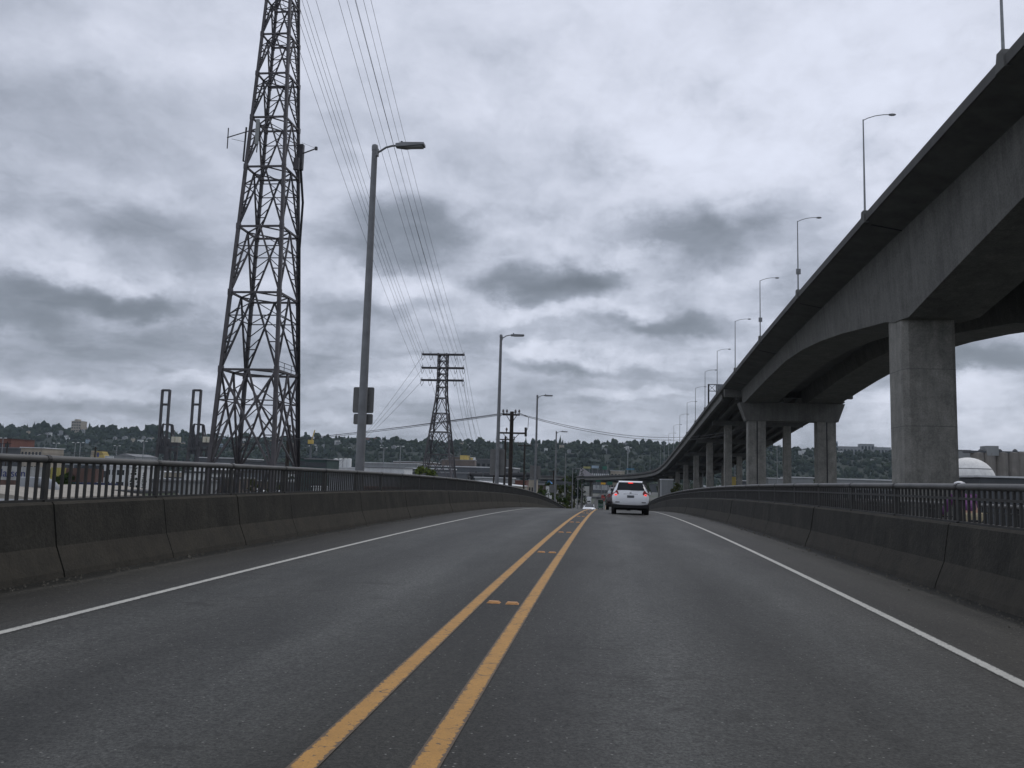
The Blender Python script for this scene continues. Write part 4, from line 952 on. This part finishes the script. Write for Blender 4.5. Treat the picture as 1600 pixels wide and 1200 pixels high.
# ------------------------------------------------------------------ masts
def mast(px, yt, Y, label, heads=2, first=None):
    p = at(px,yt,Y); t = thing('light_mast', (p.x,Y,GZ), label, 'light mast', 'tall light masts in the yards'); s = Y/300
    MB().tube([(p.x,Y,GZ-.5),(p.x,Y,p.z)], [.24*s,.13*s], 8).build('pole', m_galv, t)
    b = MB(); b.beam((p.x-1.2*s,Y,p.z),(p.x+1.2*s,Y,p.z),.12*s); b.build('crossarm', m_galv, t)
    for k in range(heads):
        x = p.x+(-1.2+2.4*k/(heads-1))*s*.85; MB().box(x-.34*s,x+.34*s,Y-.3,Y+.3,p.z,p.z+.3*s).build('floodlight', m_white, t)
for i, (px,yt,Y) in enumerate(((5,685,330),(40,692,600),(88,693,560),(118,692,520),(126,692,540),(225,690,380),(183,697,800),(600,700,700),(626,698,640),(1214,697,330),(1148,705,420),(1098,708,460),(981,700,800))):
    mast(px,yt,Y,['light mast with white heads at the left edge','thin light mast above the beige windowed building','light mast left of a close pair of masts','left mast of the close pair left of the yellow funnel','right mast of the close pair left of the yellow funnel','light mast with white heads left of the cranes','distant faint mast right of the yellow funnel','distant mast left of the shorter lattice tower','second distant mast left of the shorter lattice tower','mast between the column and the massive pier','mast seen between the viaduct columns','faint mast left of the flared bent','faint mast on the flats above the white car'][i])

# ------------------------------------------------------------------ gantry cranes with raised booms
def crane(px0, px1, yt, Y, label):
    a = at(px0,yt,Y); c = at(px1,yt,Y); s = (c.x-a.x)/9.; X0, X1 = a.x, c.x; zt = a.z; k = .68*s
    t = thing('container_crane', ((X0+X1)/2,Y,GZ), label, 'crane')
    m = M('rust grey crane steel', (.045,.038,.038), .7, .3, .15)
    zm = at(px0,665,Y).z; zg = at(px0,692,Y).z; w = 2.3*s
    b = MB(); b.beam((X0,Y,zg-2),(X0,Y,zt),w*.9,w*1.4); b.beam((X1,Y,zg-2),(X1,Y,zt),w*.9,w*1.4)
    for z in (zt-.6,at(px0,632,Y).z): b.beam((X0,Y,z),(X1,Y,z),w*.8,w*1.1)
    b.build('raised_boom', m, t)
    xr = X1+6.5*s; b = MB(); b.beam((X0-.5,Y+3,zg),(X0+2,Y+3,zm+2),w*.8); b.beam((X1-1,Y+3,zm+2),(xr-2,Y+3,zm+1),w*.8); b.beam((X0+2,Y+3,zm+2),(xr-1.5,Y+3,zm+.5),w*.6)
    b.beam((xr-1.5,Y+3,zm+1),(xr+3.5*s,Y+3,zg-3),w*.6); b.beam((xr-3*s,Y+3,zm),(xr-1*s,Y+3,zg-3),w*.8); b.beam((X0+1,Y+3,zm),(X0+5*s,Y+3,zg),w*.5); b.beam((X1-1,Y+3,zm),(X0+4*s,Y+3,zg),w*.4); b.build('apex_frame', m, t)
    b = MB(); b.beam((X0-3*s,Y+3,zg),(xr+7*s,Y+3,zg-1),w*2.2); b.beam((X0-2.5*s,Y+3,zg-5),(xr+6*s,Y+3,zg-8),w*1.4)
    for u in range(7): b.beam((X0-2*s+u*2.6*s,Y+2,zg),(X0-.7*s+u*2.6*s,Y+2,zg-7),w*.5)
    b.box(X0-3*s,X1+1*s,Y,Y+6,zg-4*s,zg+5*s)
    for u in range(6): b.beam((X0-2*s+u*2.4*s,Y-1,zg-8-3*(u%2)),(X0+u*2.0*s,Y-1,zg+2+4*(u%3)),w*.5)
    b.box(X0-1*s,xr-2*s,Y+1,Y+5,zg-13*s,zg-7*s); b.build('main_girder', m, t)
    zh = at(px0,682,Y).z
    for u in (0,1): MB().box(xr+(.6+u*5.0)*s,xr+(4.4+u*5.0)*s,Y-2,Y+4,zh-6.5*s,zh).build('machine_house', paint('cream machine house', (.62,.58,.46)), t)
    for x0_, x1_ in ((X0+1,X0-1*s),(xr-2*s,xr-3.5*s)):
        for yy in (Y-3,Y+16): MB().beam((x0_,yy,zg-4),(x1_,yy,GZ),w*1.3).build('leg', m, t)
    b = MB(); b.beam((X0,Y+16,(zg+GZ)/2),(xr-3*s,Y+16,(zg+GZ)/2-2),w*.8); b.beam((X0-1*s,Y+16,GZ+3),(xr-3*s,Y+16,GZ+3),w); b.beam((xr-2*s,Y-3,zg-4),(xr-3*s,Y+16,GZ+5),w*.7); b.build('cross_brace', m, t)
    return t
crane(254.2,265.6,609,900,'left of two tall gantry cranes with boom raised upright')
crane(302.7,314.2,609,900,'right of two tall gantry cranes with boom raised upright, next to the lattice tower')
p = at(486,682,1500); t = thing('mobile_crane', (p.x,1500,GZ), 'small yellow crane with a slanted jib just right of the tall tower', 'crane')
m_cy = M('crane yellow', (.55,.38,.06), .6, .1, 1)
MB().beam(at(487,688,1500), at(492,672,1500), 1.6).build('jib', m_cy, t)
b = MB(); q = at(486,690,1500); b.box(q.x-5,q.x+4,1497,1503,q.z-4,q.z+3); b.build('cab', m_cy, t)
MB().beam((q.x,1500,GZ),(q.x,1500,q.z-3),3.0).build('tower', m_dgrey, t)
# ship with a yellow funnel
p = at(150,704,700); q = at(150,722,700); t = thing('cargo_ship', (p.x,700,GZ), 'moored ship with a yellow funnel and a pale post beyond the left railing', 'ship')
b = MB(); b.prism([(q.x-38,690,q.z-2),(q.x+30,690,q.z-2),(q.x+24,690,GZ-1),(q.x-34,690,GZ-1)][::-1], (0,0,0), (0,16,0)); b.build('hull', m_dgrey, t)
a, c = at(150,719,695), at(163,719,695); zt = at(155,705,695).z
b = MB(); b.prism([(a.x,694,q.z-2),(a.x+.4,694,zt),(c.x-2.4,694,zt),(c.x-.2,694,zt-3.5),(c.x,694,q.z-2)][::-1], (0,0,0), (0,8,0)); f_ = b.build('funnel', m_yelw, t)
MB().box(a.x+.9,a.x+3.2,693.9,693.99,zt-5,zt-1.3).build('emblem', M('faded blue', (.06,.07,.2), .6), f_)
MB().box(a.x+1,c.x-3,695,701,zt,zt+.9).build('funnel_cap', m_dark, f_)
a = at(143,719,695); zq = at(143,704,695).z; b = MB(); b.prism([(a.x-1.2,694,q.z-2),(a.x-.2,694,zq),(a.x+1.6,694,zq),(a.x+1.2,694,q.z-2)][::-1], (0,0,0), (0,3,0)); b.build('king_post', m_beige, t)
MB().box(q.x-20,q.x+16,692,704,q.z-2.2,q.z-.5).build('superstructure', m_white, t)

# ------------------------------------------------------------------ containers stacked behind the near warehouse
def container(x0, y0, z0, L, mat, label):
    t = thing('shipping_container', (x0+L/2,y0,z0), label, 'container', 'stacked shipping containers'); h = 2.59
    b = MB(); b.box(x0+.06,x0+L-.06,y0+.05,y0+2.38,z0+.08,z0+h-.06)
    n = int(L/.56)
    for k in range(n):
        xx = x0+.2+k*(L-.4)/n; b.box(xx,xx+.28,y0+.012,y0+.05,z0+.16,z0+h-.14)
    b.build('shell', mat, t); b = MB()
    for xx in (x0,x0+L-.14): b.box(xx,xx+.14,y0,y0+.14,z0,z0+h); b.box(xx,xx+.14,y0+2.3,y0+2.44,z0,z0+h)
    b.box(x0+.14,x0+L-.14,y0+.002,y0+.1,z0,z0+.15); b.box(x0+.14,x0+L-.14,y0+.002,y0+.1,z0+h-.12,z0+h); b.build('frame', mat, t); return t
cmat = {n: M(f'{n} container paint', c, .6, .22, .5, streak=.25) for n, c in dict(grey=(.42,.42,.40), navy=(.03,.045,.11), brown=(.12,.07,.055), maroon=(.13,.04,.035), blue=(.04,.09,.20), yellow=(.42,.36,.10)).items()}
xs0 = at(-3,735,150).x-1.5; gy = 150
rows_c = [(3,['grey','yellow','brown']),(2,['brown','blue','navy']),(1,['navy','brown','grey'])]
for lv, cs in rows_c:
    x = xs0-12.4
    for j, cn in enumerate(['maroon']+cs):
        L = 12.19 if j < 2 else (3.0 if lv == 3 and j == 2 else 6.06)
        z0 = at(50,751,150).z+(lv-3)*2.6
        lab = {3:'topmost',2:'second from top',1:'third from top'}[lv]
        t = container(x,gy,z0,L,cmat[cn],f'{cn} shipping container, {lab} layer, {["first","second","third","fourth","fifth","sixth","seventh"][j]} from the left of the stack')
        if lv == 3 and j == 1:
            cu = bpy.data.curves.new('text','FONT'); cu.body = 'Matson'; cu.size = 2.15; cu.extrude = .01; to = bpy.data.objects.new('text',cu); COL.objects.link(to)
            bpy.context.view_layer.update(); me = bpy.data.meshes.new_from_object(to.evaluated_get(bpy.context.evaluated_depsgraph_get())); bpy.data.objects.remove(to)
            me.materials.clear(); me.materials.append(M('navy lettering', (.03,.04,.16), .6)); me.transform(Matrix.Translation((-5.2,-.012,.62))@Matrix.Rotation(R(90),4,'X'))
            o = bpy.data.objects.new('lettering', me); COL.objects.link(o); o.parent = t
            t['label'] = 'pale grey container with blue lettering at the left edge, on top of the stack'
        x += L+.15
b = MB(); z0 = at(50,751,150).z-5.2-.02
MB_ = MB(); MB_.box(xs0-13,xs0+26,150.2,154,GZ-.3,z0); tag(MB_.build('loading_dock', m_concd), kind='structure')

# ------------------------------------------------------------------ vehicles
def loft(st):
    """st: (y, half width low, z bottom, half width belt, z belt, half width roof, z roof)"""
    b = MB(); n = 14; o = 0
    for (y,wl,zb,wm,zm,wr,zr) in st:
        h = [(0,zb),(wl*.9,zb),(wl,zb+.06),(wm,zb+(zm-zb)*.45),(wm*.985,zm),(wr,zr-.07),(wr*.82,zr)]
        pts = h+[(-x,z) for x, z in reversed(h[1:])]+[(0,zr+.012)]
        pts = [h[0]]+h[1:]+[(0,zr+.015)]+[(-x,z) for x, z in reversed(h[1:])]
        n = len(pts); b.v += [(x,y,z) for x, z in pts]
    for i in range(len(st)-1):
        for k in range(n):
            a = i*n+k; c = i*n+(k+1) % n; b.f.append((a,c,c+n,a+n))
    b.f.append(tuple(reversed(range(n)))); b.f.append(tuple((len(st)-1)*n+k for k in range(n))); b.f = [tuple(reversed(f)) for f in b.f]
    return b
def quadp(b, p, th):
    p = [Vector(q) for q in p]; nn = (p[1]-p[0]).cross(p[2]-p[0]).normalized()*th; return b.prism(p, (0,0,0), nn)
def wheels(t, w, ys, r, tw=.22):
    for y in ys:
        for s in (-1,1):
            b = MB(); b.lathe((s*(w-tw/2),y,r), [(r*.62,-tw/2),(r*.93,-tw/2),(r,-tw/2+.03),(r,tw/2-.03),(r*.93,tw/2),(r*.62,tw/2)], 24, 'x'); wo = b.build('wheel', m_blk, t, True)
            MB().lathe((s*(w-tw/2)+s*.01,y,r), [(r*.2,-tw/2+.05),(r*.62,-tw/2+.04),(r*.62,tw/2-.03),(r*.2,tw/2-.02)], 14, 'x').build('rim', m_galv, wo, True)
def suv(loc, rz, paintm, label, brake=True, name='parked_car', cat='car', k=1.0):
    t = thing(name, (0,0,0), label, cat); t2_ = WPOS[t.name]
    st = [(-2.20,.66,.50,.74,.62,.70,.74),(-2.17,.74,.44,.85,.66,.80,.86),(-2.10,.78,.42,.885,.80,.78,1.02),(-2.02,.80,.40,.895,.98,.74,1.16),(-1.84,.80,.34,.90,1.04,.665,1.40),(-1.62,.80,.30,.90,1.05,.635,1.535),
          (-1.2,.80,.28,.90,1.03,.64,1.585),(-.4,.80,.27,.90,1.0,.65,1.60),(.35,.80,.27,.90,.98,.63,1.545),(.95,.80,.27,.895,.96,.62,1.20),(1.25,.80,.28,.89,.93,.66,1.02),(1.8,.78,.30,.87,.85,.62,.93),(2.1,.72,.36,.80,.74,.55,.82),(2.2,.62,.44,.68,.66,.45,.72)]
    bo = loft(st).build('body', paintm, t, True); sb = bo.modifiers.new('smooth','SUBSURF'); sb.levels = sb.render_levels = 1
    b = MB(); b.prism([(-.66,-1.90,1.10),(.66,-1.90,1.10),(.57,-1.64,1.45),(-.57,-1.64,1.45)][::1], (0,0,0), (0,-.13,.07)); b.build('rear_window', M('tinted rear glass', (.012,.014,.016), .12, .05, 2, spec=.22), t, bevel=.01)
    b = MB(); b.beam((-.02,-2.045,1.19),(.42,-2.04,1.175),.022); b.build('wiper', m_dark, t)
    b = MB(); b.prism([(-.55,-1.74,1.515),(.55,-1.74,1.515),(.58,-1.48,1.585),(-.58,-1.48,1.585)], (0,0,0), (0,-.03,.03)); b.build('roof_spoiler', paintm, t, bevel=.015)
    MB().box(-.11,.11,-1.83,-1.76,1.485,1.525).build('brake_light', m_red if brake else m_redd, t)
    for s in (-1,1):
        q = [(s*.56,-2.05,1.00),(s*.60,-2.06,.92),(s*.80,-2.02,.86),(s*.885,-1.93,.90),(s*.86,-1.93,1.02),(s*.76,-1.98,1.05),(s*.68,-1.96,1.16),(s*.62,-1.99,1.13)]
        b = MB(); b.prism(q if s < 0 else q[::-1], (0,0,0), (0,-.075,0)); lo = b.build('taillight', m_redd, t, bevel=.012)
        MB().box(min(s*.64,s*.76),max(s*.64,s*.76),-2.145,-2.10,.90,.97).build('lit_bulb', m_red if brake else m_redd, lo, bevel=.02)
        b = MB(); b.prism([(s*.905,-1.55,1.08),(s*.905,.85,1.02),(s*.70,.30,1.46),(s*.70,-1.35,1.46)][::-s], (0,0,0), (s*.012,0,0)); b.build('side_window', m_glass, t)
        b = MB(); b.box(min(s*.92,s*1.08),max(s*.92,s*1.08),.62,.74,.98,1.13); b.build('wing_mirror', paintm, t, bevel=.03)
        MB().box(min(s*.52,s*.72),max(s*.52,s*.72),-2.215,-2.17,.575,.61).build('reflector', m_dark, t)
    b = MB(); b.prism([(-.80,-2.14,.30),(.80,-2.14,.30),(.84,-2.18,.50),(-.84,-2.18,.50)], (0,0,0), (0,.25,0)); b.build('lower_bumper', m_dark, t, bevel=.03)
    b = MB(); b.box(-.78,.78,-1.9,2.0,.22,.40); b.build('underbody', m_blk, t)
    MB().box(-.34,.34,-2.125,-2.06,.965,.995).build('tailgate_trim', m_chrome, t)
    MB().lathe((0,-2.10,1.03), [(.02,-.03),(.05,-.03),(.05,.03),(.02,.03)], 14, 'y').build('badge', m_chrome, t, True)
    b = MB(); b.box(-.165,.165,-2.19,-2.165,.80,.92); pl = b.build('number_plate', M('number plate', (.10,.11,.12), .5, .3, 20), t)
    wheels(t, .89, (-1.32,1.30), .345, .23)
    t.location = loc; t.rotation_euler = (0,0,rz); WPOS[t.name] = (0,0,0); return t
tilt = lambda y: math.atan(-_slope(y))
c1_ = suv((1.05,43.1,RZ(43.1)-.01), 0, m_wcar, 'white crossover ahead with brake lights lit', True, 'driving_car'); c1_.rotation_euler = (tilt(43),0,0)
c2_ = suv((.72,63.5,RZ(63.5)), 0, M('dark maroon paint', (.03,.012,.014), .25, .05, 2, coat=.6), 'dark car almost hidden in front of the white crossover', False, 'driving_car'); c2_.rotation_euler = (tilt(63),0,0)
def sedan(loc, rz, mat, label, name='parked_car', group=None):
    t = thing(name, (0,0,0), label, 'car', group)
    st = [(-2.3,.60,.42,.72,.60,.62,.80),(-2.2,.74,.32,.84,.74,.72,.96),(-1.75,.76,.26,.88,.86,.66,1.02),(-1.1,.76,.24,.89,.90,.58,1.36),(-.4,.76,.24,.89,.90,.60,1.44),(.3,.76,.24,.89,.88,.58,1.38),(1.05,.76,.24,.88,.86,.66,.98),(1.8,.74,.26,.86,.78,.62,.86),(2.2,.68,.32,.78,.66,.5,.76),(2.3,.56,.40,.62,.58,.4,.66)]
    loft(st).build('body', mat, t, True)
    b = MB(); b.prism([(-.60,1.03,1.0),(.60,1.03,1.0),(.53,.36,1.37),(-.53,.36,1.37)][::-1], (0,0,0), (0,.03,.05)); b.build('windscreen', m_glass, t)
    b = MB(); b.prism([(-.58,-1.72,1.03),(.58,-1.72,1.03),(.52,-1.15,1.35),(-.52,-1.15,1.35)], (0,0,0), (0,-.03,.05)); b.build('rear_window', m_glass, t)
    for s in (-1,1):
        b = MB(); b.prism([(s*.885,-1.4,.94),(s*.885,.9,.92),(s*.66,.25,1.32),(s*.66,-1.0,1.32)][::-s], (0,0,0), (s*.012,0,0)); b.build('side_window', m_glass, t)
        MB().box(min(s*.45,s*.72),max(s*.45,s*.72),2.16,2.25,.60,.70).build('headlight', m_shut, t)
    wheels(t, .88, (-1.4,1.4), .32, .2); t.location = loc; t.rotation_euler = (0,0,rz); return t
c3_ = sedan((-2.52,115.5,RZ(115.5)), math.pi, m_wcar, 'white oncoming car just beyond the crest, only its roof and windscreen visible', 'driving_car'); c3_.rotation_euler = (-tilt(117),0,math.pi)
def truck(loc, rz, cabm, boxm, label, L=6.5, H=3.6, name='box_truck', group=None):
    t = thing(name, (0,0,0), label, 'truck', group)
    MB().box(-1.22,1.22,-L/2,L/2-2.0,1.0,H).build('cargo_box', boxm, t, bevel=.04)
    b = MB(); b.prism([(-1.1,L/2-1.9,.55),(-1.1,L/2-.1,.55),(-1.1,L/2,1.3),(-1.1,L/2-.4,2.3),(-1.1,L/2-1.9,2.45)], (0,0,0), (2.2,0,0)); cb = b.build('cab', cabm, t, bevel=.05)
    b = MB(); b.prism([(-.95,L/2-.03,1.40),(.95,L/2-.03,1.40),(.9,L/2-.37,2.2),(-.9,L/2-.37,2.2)][::-1], (0,0,0), (0,.05,.02)); b.build('windscreen', m_glass, cb)
    MB().box(-.9,.9,-L/2+.1,L/2-.4,.55,1.0).build('chassis', m_blk, t)
    MB().box(-1.1,1.1,-L/2-.06,-L/2+.05,.5,.75).build('rear_bumper', m_dark, t)
    for s in (-1,1): MB().box(min(s*.85,s*1.1),max(s*.85,s*1.1),L/2-.06,L/2+.03,.75,.95).build('headlight', m_shut, t)
    wheels(t, 1.2, (-L/2+1.2,L/2-1.0), .46, .3); t.location = loc; t.rotation_euler = (0,0,rz); return t
def px_road(px, py):  # a point of the flat far street seen at this pixel
    v = ray(px,py); k = (GZ-EYE)/v.z; return Vector((0,0,EYE))+v*k
mp = lambda n, c: M(n, c, .35, .08, 1, coat=.3)
m_tred, m_tgrn, m_twht, m_tblu, m_tsil = mp('truck red',(.34,.045,.03)), mp('truck green',(.02,.10,.06)), mp('truck white',(.66,.67,.67)), mp('van blue',(.05,.10,.24)), mp('car silver',(.34,.35,.36))
truck((-3.2,545,GZ), math.pi, m_tred, m_tred, 'red truck on the far street above the oncoming white car', 7, 4.2, 'driving_truck')
truck((-3.6,405,GZ), math.pi, m_tgrn, M('dark green tarp', (.012,.03,.014), .8, .3, 2), 'dark green topped truck between the red truck and the white car', 7, 4.2, 'driving_truck')
truck((-1.1,640,GZ), math.pi, m_twht, m_twht, 'grey white van on the far street right of the red truck', 6, 3.0, 'driving_truck')
truck((-10.6,470,GZ), math.pi, m_twht, m_twht, 'white truck at the left side of the far street', 7, 4.0, 'parked_truck')
truck((-.4,470,GZ), 0, m_tgrn, m_tgrn, 'green box truck left of the dark car', 8, 4.9, 'driving_truck')
truck((-11.5,520,GZ), math.pi, m_tsil, m_tsil, 'silver truck left of the far street behind the white one', 6, 3.2, 'parked_truck')
s_ = sedan((-4.0,560,GZ), 0, mp('car black',(.015,.015,.017)), 'small dark car on the far street beside the green truck', 'driving_car')
s_.location = (-5.2+4.6,520,GZ)
cw = [('white',m_twht),('silver',m_tsil),('dark blue',m_tblu),('red',m_tred)]
pc = {}
for i in range(80):
    right = i >= 50
    Y = random.uniform(230,420) if right else random.uniform(300,560)
    px = random.uniform(1455,1640) if right else random.uniform(0,640)
    x = (px-954)/1320*Y; k = random.choices(range(4),[6,3,2,1])[0]; tr = right and i % 3 != 0
    nm = 'truck' if tr else 'car'; lab = f'{cw[k][0]} {nm} parked in the yard beyond the {"right" if right else "left"} railing'; gp = 'vehicles parked in the yards'
    if (k,tr) not in pc:
        pc[(k,tr)] = truck((x,Y,GZ-.24), 1.57, cw[k][1], m_twht if k != 3 else m_tred, lab, 7.5, 3.7, 'parked_truck', gp) if tr else sedan((x,Y,GZ-.24), 1.57, cw[k][1], lab, 'parked_car', gp)
    else: copy_tree(pc[(k,tr)], (x,Y,GZ-.24), random.choice([1.57,0,1.4,-1.57]), lab)
truck((at(497,764,200).x,200,GZ-.2), 1.57, m_twht, m_tred, 'red trailer truck behind the left railing just right of the tall tower', 9, 4.2, 'parked_truck')
t = c2_; 

# ------------------------------------------------------------------ cyclist on the path
PX, PY = 6.85, 17.3; PZ = RZ(PY)-.165
bk = thing('bicycle', (PX,PY,PZ), 'bicycle ridden along the path behind the right railing', 'bicycle')
yr_, yf_ = PY-.48, PY+.56; wr_ = .34
for y in (yr_,yf_):
    b = MB(); b.tube([(PX,y+wr_*math.cos(a),PZ+wr_+wr_*math.sin(a)) for a in np.linspace(0,2*math.pi,33)], .018, 6); w = b.build('wheel', m_blk, bk, True)
    b = MB()
    for k in range(14): b.beam((PX,y,PZ+wr_), (PX,y+wr_*math.cos(k*.449),PZ+wr_+wr_*math.sin(k*.449)), .004)
    b.build('spokes', m_galv, w)
bb, st_, hd_ = Vector((PX,PY-.05,PZ+.28)), Vector((PX,PY-.22,PZ+.86)), Vector((PX,PY+.40,PZ+.86)); hb = Vector((PX,PY+.43,PZ+.72))
b = MB(); fm = [(bb,st_),(bb,hb),(st_.lerp(bb,.15),hd_),(hd_,hb),((PX,yr_,PZ+wr_),bb),((PX,yr_,PZ+wr_),st_.lerp(bb,.2)),(hb,(PX,yf_,PZ+wr_))]
for a, c in fm: b.tube([a,c], .017, 8)
b.build('frame', M('bike frame paint', (.05,.05,.06), .3), bk, True)
b = MB(); b.tube([hd_,hd_+Vector((0,.08,.10))], .014, 8); hc = hd_+Vector((0,.10,.11)); b.tube([hc+Vector((-.28,-.03,0)),hc+Vector((-.06,0,0)),hc+Vector((.06,0,0)),hc+Vector((.28,-.03,0))], .013, 8); b.build('handlebar', m_dark, bk, True)
b = MB(); b.add([(PX-.075,PY-.37,PZ+.90),(PX+.075,PY-.37,PZ+.90),(PX+.02,PY-.10,PZ+.90),(PX-.02,PY-.10,PZ+.90),(PX-.075,PY-.37,PZ+.95),(PX+.075,PY-.37,PZ+.95),(PX+.02,PY-.10,PZ+.94),(PX-.02,PY-.10,PZ+.94)],[(3,2,1,0),(4,5,6,7),(0,1,5,4),(1,2,6,5),(2,3,7,6),(3,0,4,7)]); b.build('saddle', m_dark, bk, bevel=.02)
ped = []
for s, ang in ((-1,-.9),(1,math.pi-.9)):
    q = bb+Vector((s*.10,.17*math.cos(ang),.17*math.sin(ang))); ped.append(q); b = MB(); b.beam(bb+Vector((s*.06,0,0)), q+Vector((-s*.03,0,0)), .02); b.box(q.x-.045,q.x+.045,q.y-.04,q.y+.04,q.z-.012,q.z+.012); b.build('pedal_crank', m_dark, bk)
pn = thing('cyclist', (PX,PY,PZ), 'cyclist leaning forward in a purple jacket, khaki shorts and white helmet behind the right railing', 'person')
hips = Vector((PX,PY-.20,PZ+1.02)); chest = Vector((PX,PY+.14,PZ+1.30)); neck = Vector((PX,PY+.24,PZ+1.42)); head = Vector((PX,PY+.31,PZ+1.53))
def skin(name, nodes, edges, mat, parent, root=0, lev=2):
    base = Vector(WPOS[parent.name]); me = bpy.data.meshes.new(name); me.from_pydata([tuple(Vector(n[0])-base) for n in nodes], edges, [])
    me.materials.append(mat); o = bpy.data.objects.new(name, me); COL.objects.link(o); o.parent = parent; WPOS[o.name] = tuple(base)
    o.modifiers.new('skin','SKIN'); l = me.skin_vertices[0].data
    for i, n in enumerate(nodes): r = n[1]; l[i].radius = (r,r) if not isinstance(r, tuple) else r; l[i].use_root = i == root
    s = o.modifiers.new('sub','SUBSURF'); s.levels = s.render_levels = lev
    for p in me.polygons: p.use_smooth = True
    return o
m_skin = M('skin', (.42,.25,.17), .6, .08, 6); m_purp = M('purple jacket cloth', (.15,.05,.165), .8, .25, 9); m_khaki = M('khaki cloth', (.34,.29,.18), .9, .15, 8)
V_ = Vector; nd = [(hips,.13),(hips.lerp(chest,.5),(.135,.11)),(chest,(.155,.115)),(neck,.055),(neck.lerp(head,.5),.062),(head,.085),(head+V_((0,.035,-.04)),.07)]
ed = [(0,1),(1,2),(2,3),(3,4),(4,5),(5,6)]
hands = []
for s in (-1,1):
    i = len(nd); sh = chest+V_((s*.18,.06,.05)); hand = hc+V_((s*.255,-.035,.03)); el = sh.lerp(hand,.5)+V_((s*.07,-.03,-.07)); hands.append(hand)
    nd += [(sh,.062),(el,.042),(hand.lerp(el,.12),.028),(hand,(.034,.024))]; ed += [(2,i),(i,i+1),(i+1,i+2),(i+2,i+3)]
    for f in range(4):   # four fingers over the grip, then a thumb under it
        j = len(nd); o_ = V_((s*(-.03+f*.02),.03,.012)); nd += [(hand+o_,.0095),(hand+o_+V_((0,.03,-.018)),.0085),(hand+o_+V_((0,.018,-.045+abs(f-1.5)*.004)),.008)]; ed += [(i+3,j),(j,j+1),(j+1,j+2)]
    j = len(nd); nd += [(hand+V_((-s*.035,.012,-.012)),.0105),(hand+V_((-s*.03,.035,-.035)),.009)]; ed += [(i+3,j),(j,j+1)]
    i = len(nd); hp = hips+V_((s*.10,.02,-.05)); ft = ped[0 if s < 0 else 1]+V_((0,-.05,.045)); an = ft+V_((0,-.07,.06)); md = hp.lerp(an,.5); L1 = .44; dd = (an-hp).length/2; fw = math.sqrt(max(.0,L1*L1-dd*dd))
    kn = md+V_((s*.02,fw*.92,fw*.38)); nd += [(hp,.095),(kn,.058),(kn.lerp(an,.35),.055),(an,.036),(ft+V_((0,.10,0)),(.04,.028))]; ed += [(0,i),(i,i+1),(i+1,i+2),(i+2,i+3),(i+3,i+4)]
body = skin('body', nd, ed, m_skin, pn)
nj = [(hips+V_((0,.02,.05)),.15),(hips.lerp(chest,.55),(.165,.135)),(chest,(.18,.14)),(neck+V_((0,-.03,-.03)),.085)]; ej = [(0,1),(1,2),(2,3)]
for s in (-1,1):
    i = len(nj); sh = chest+V_((s*.18,.06,.05)); hand = hc+V_((s*.255,-.035,.03)); el = sh.lerp(hand,.5)+V_((s*.07,-.03,-.07)); nj += [(sh,.085),(el,.062),(hand.lerp(el,.15),.045)]; ej += [(2,i),(i,i+1),(i+1,i+2)]
skin('jacket', nj, ej, m_purp, pn)
ns = [(hips+V_((0,0,.02)),.155)]; es = []
for s in (-1,1):
    i = len(ns); hp = hips+V_((s*.10,.02,-.05)); ft = ped[0 if s < 0 else 1]+V_((0,-.05,.045)); an = ft+V_((0,-.07,.06)); md = hp.lerp(an,.5); dd = (an-hp).length/2; fw = math.sqrt(max(0,.44*.44-dd*dd)); kn = md+V_((s*.02,fw*.92,fw*.38))
    ns += [(hp,.115),(hp.lerp(kn,.8),.088)]; es += [(0,i),(i,i+1)]
    b = MB(); f0 = ft+V_((0,.03,-.02)); b.lathe(f0, [(.03,-.15),(.045,-.10),(.05,.0),(.045,.09),(.02,.14)], 12, 'y'); b.build('shoe', m_dark, pn, True)
skin('shorts', ns, es, m_khaki, pn)
b = MB(); b.lathe(head+V_((0,-.01,.03)), [(.115,-.035),(.125,0),(.118,.05),(.085,.09),(.03,.112)], 18); b.build('helmet', M('white helmet', (.7,.7,.7), .3, .05, 5), pn, True)
for s in (-1,1):
    b = MB(); b.lathe(head+V_((s*.034,.085,.0)), [(.004,-.011),(.011,0),(.004,.011)], 8, 'y'); b.build('eye', m_dark, pn)
    b = MB(); b.lathe(head+V_((s*.088,-.01,-.01)), [(.012,-.012),(.026,0),(.012,.012)], 10, 'x'); b.build('ear', m_skin, pn)
b = MB(); b.beam(head+V_((0,.10,-.005)), head+V_((0,.125,-.04)), .024); b.build('nose', m_skin, pn); MB().beam(head+V_((-.025,.105,-.065)), head+V_((.025,.105,-.065)), .01).build('mouth', M('lips', (.28,.11,.09), .6), pn)

# ------------------------------------------------------------------ haze
b = MB(); b.box(-4780,4780,-890,4780,GZ-1.5,215); hz = b.build('haze', bpy.data.materials.new('haze air'), loc=(0,0,0)); tag(hz, kind='stuff'); tag(hz, 'thin grey blue haze in the air toward the far hill', 'haze')
hm_ = hz.data.materials[0]; hm_.use_nodes = True; g = G(hm_.node_tree); pv = g.n('VolumePrincipled', Color=(.72,.86,1.,1.), Density=.000045); g.nt.links.new(pv.outputs[0], g.n('OutputMaterial').inputs['Volume'])
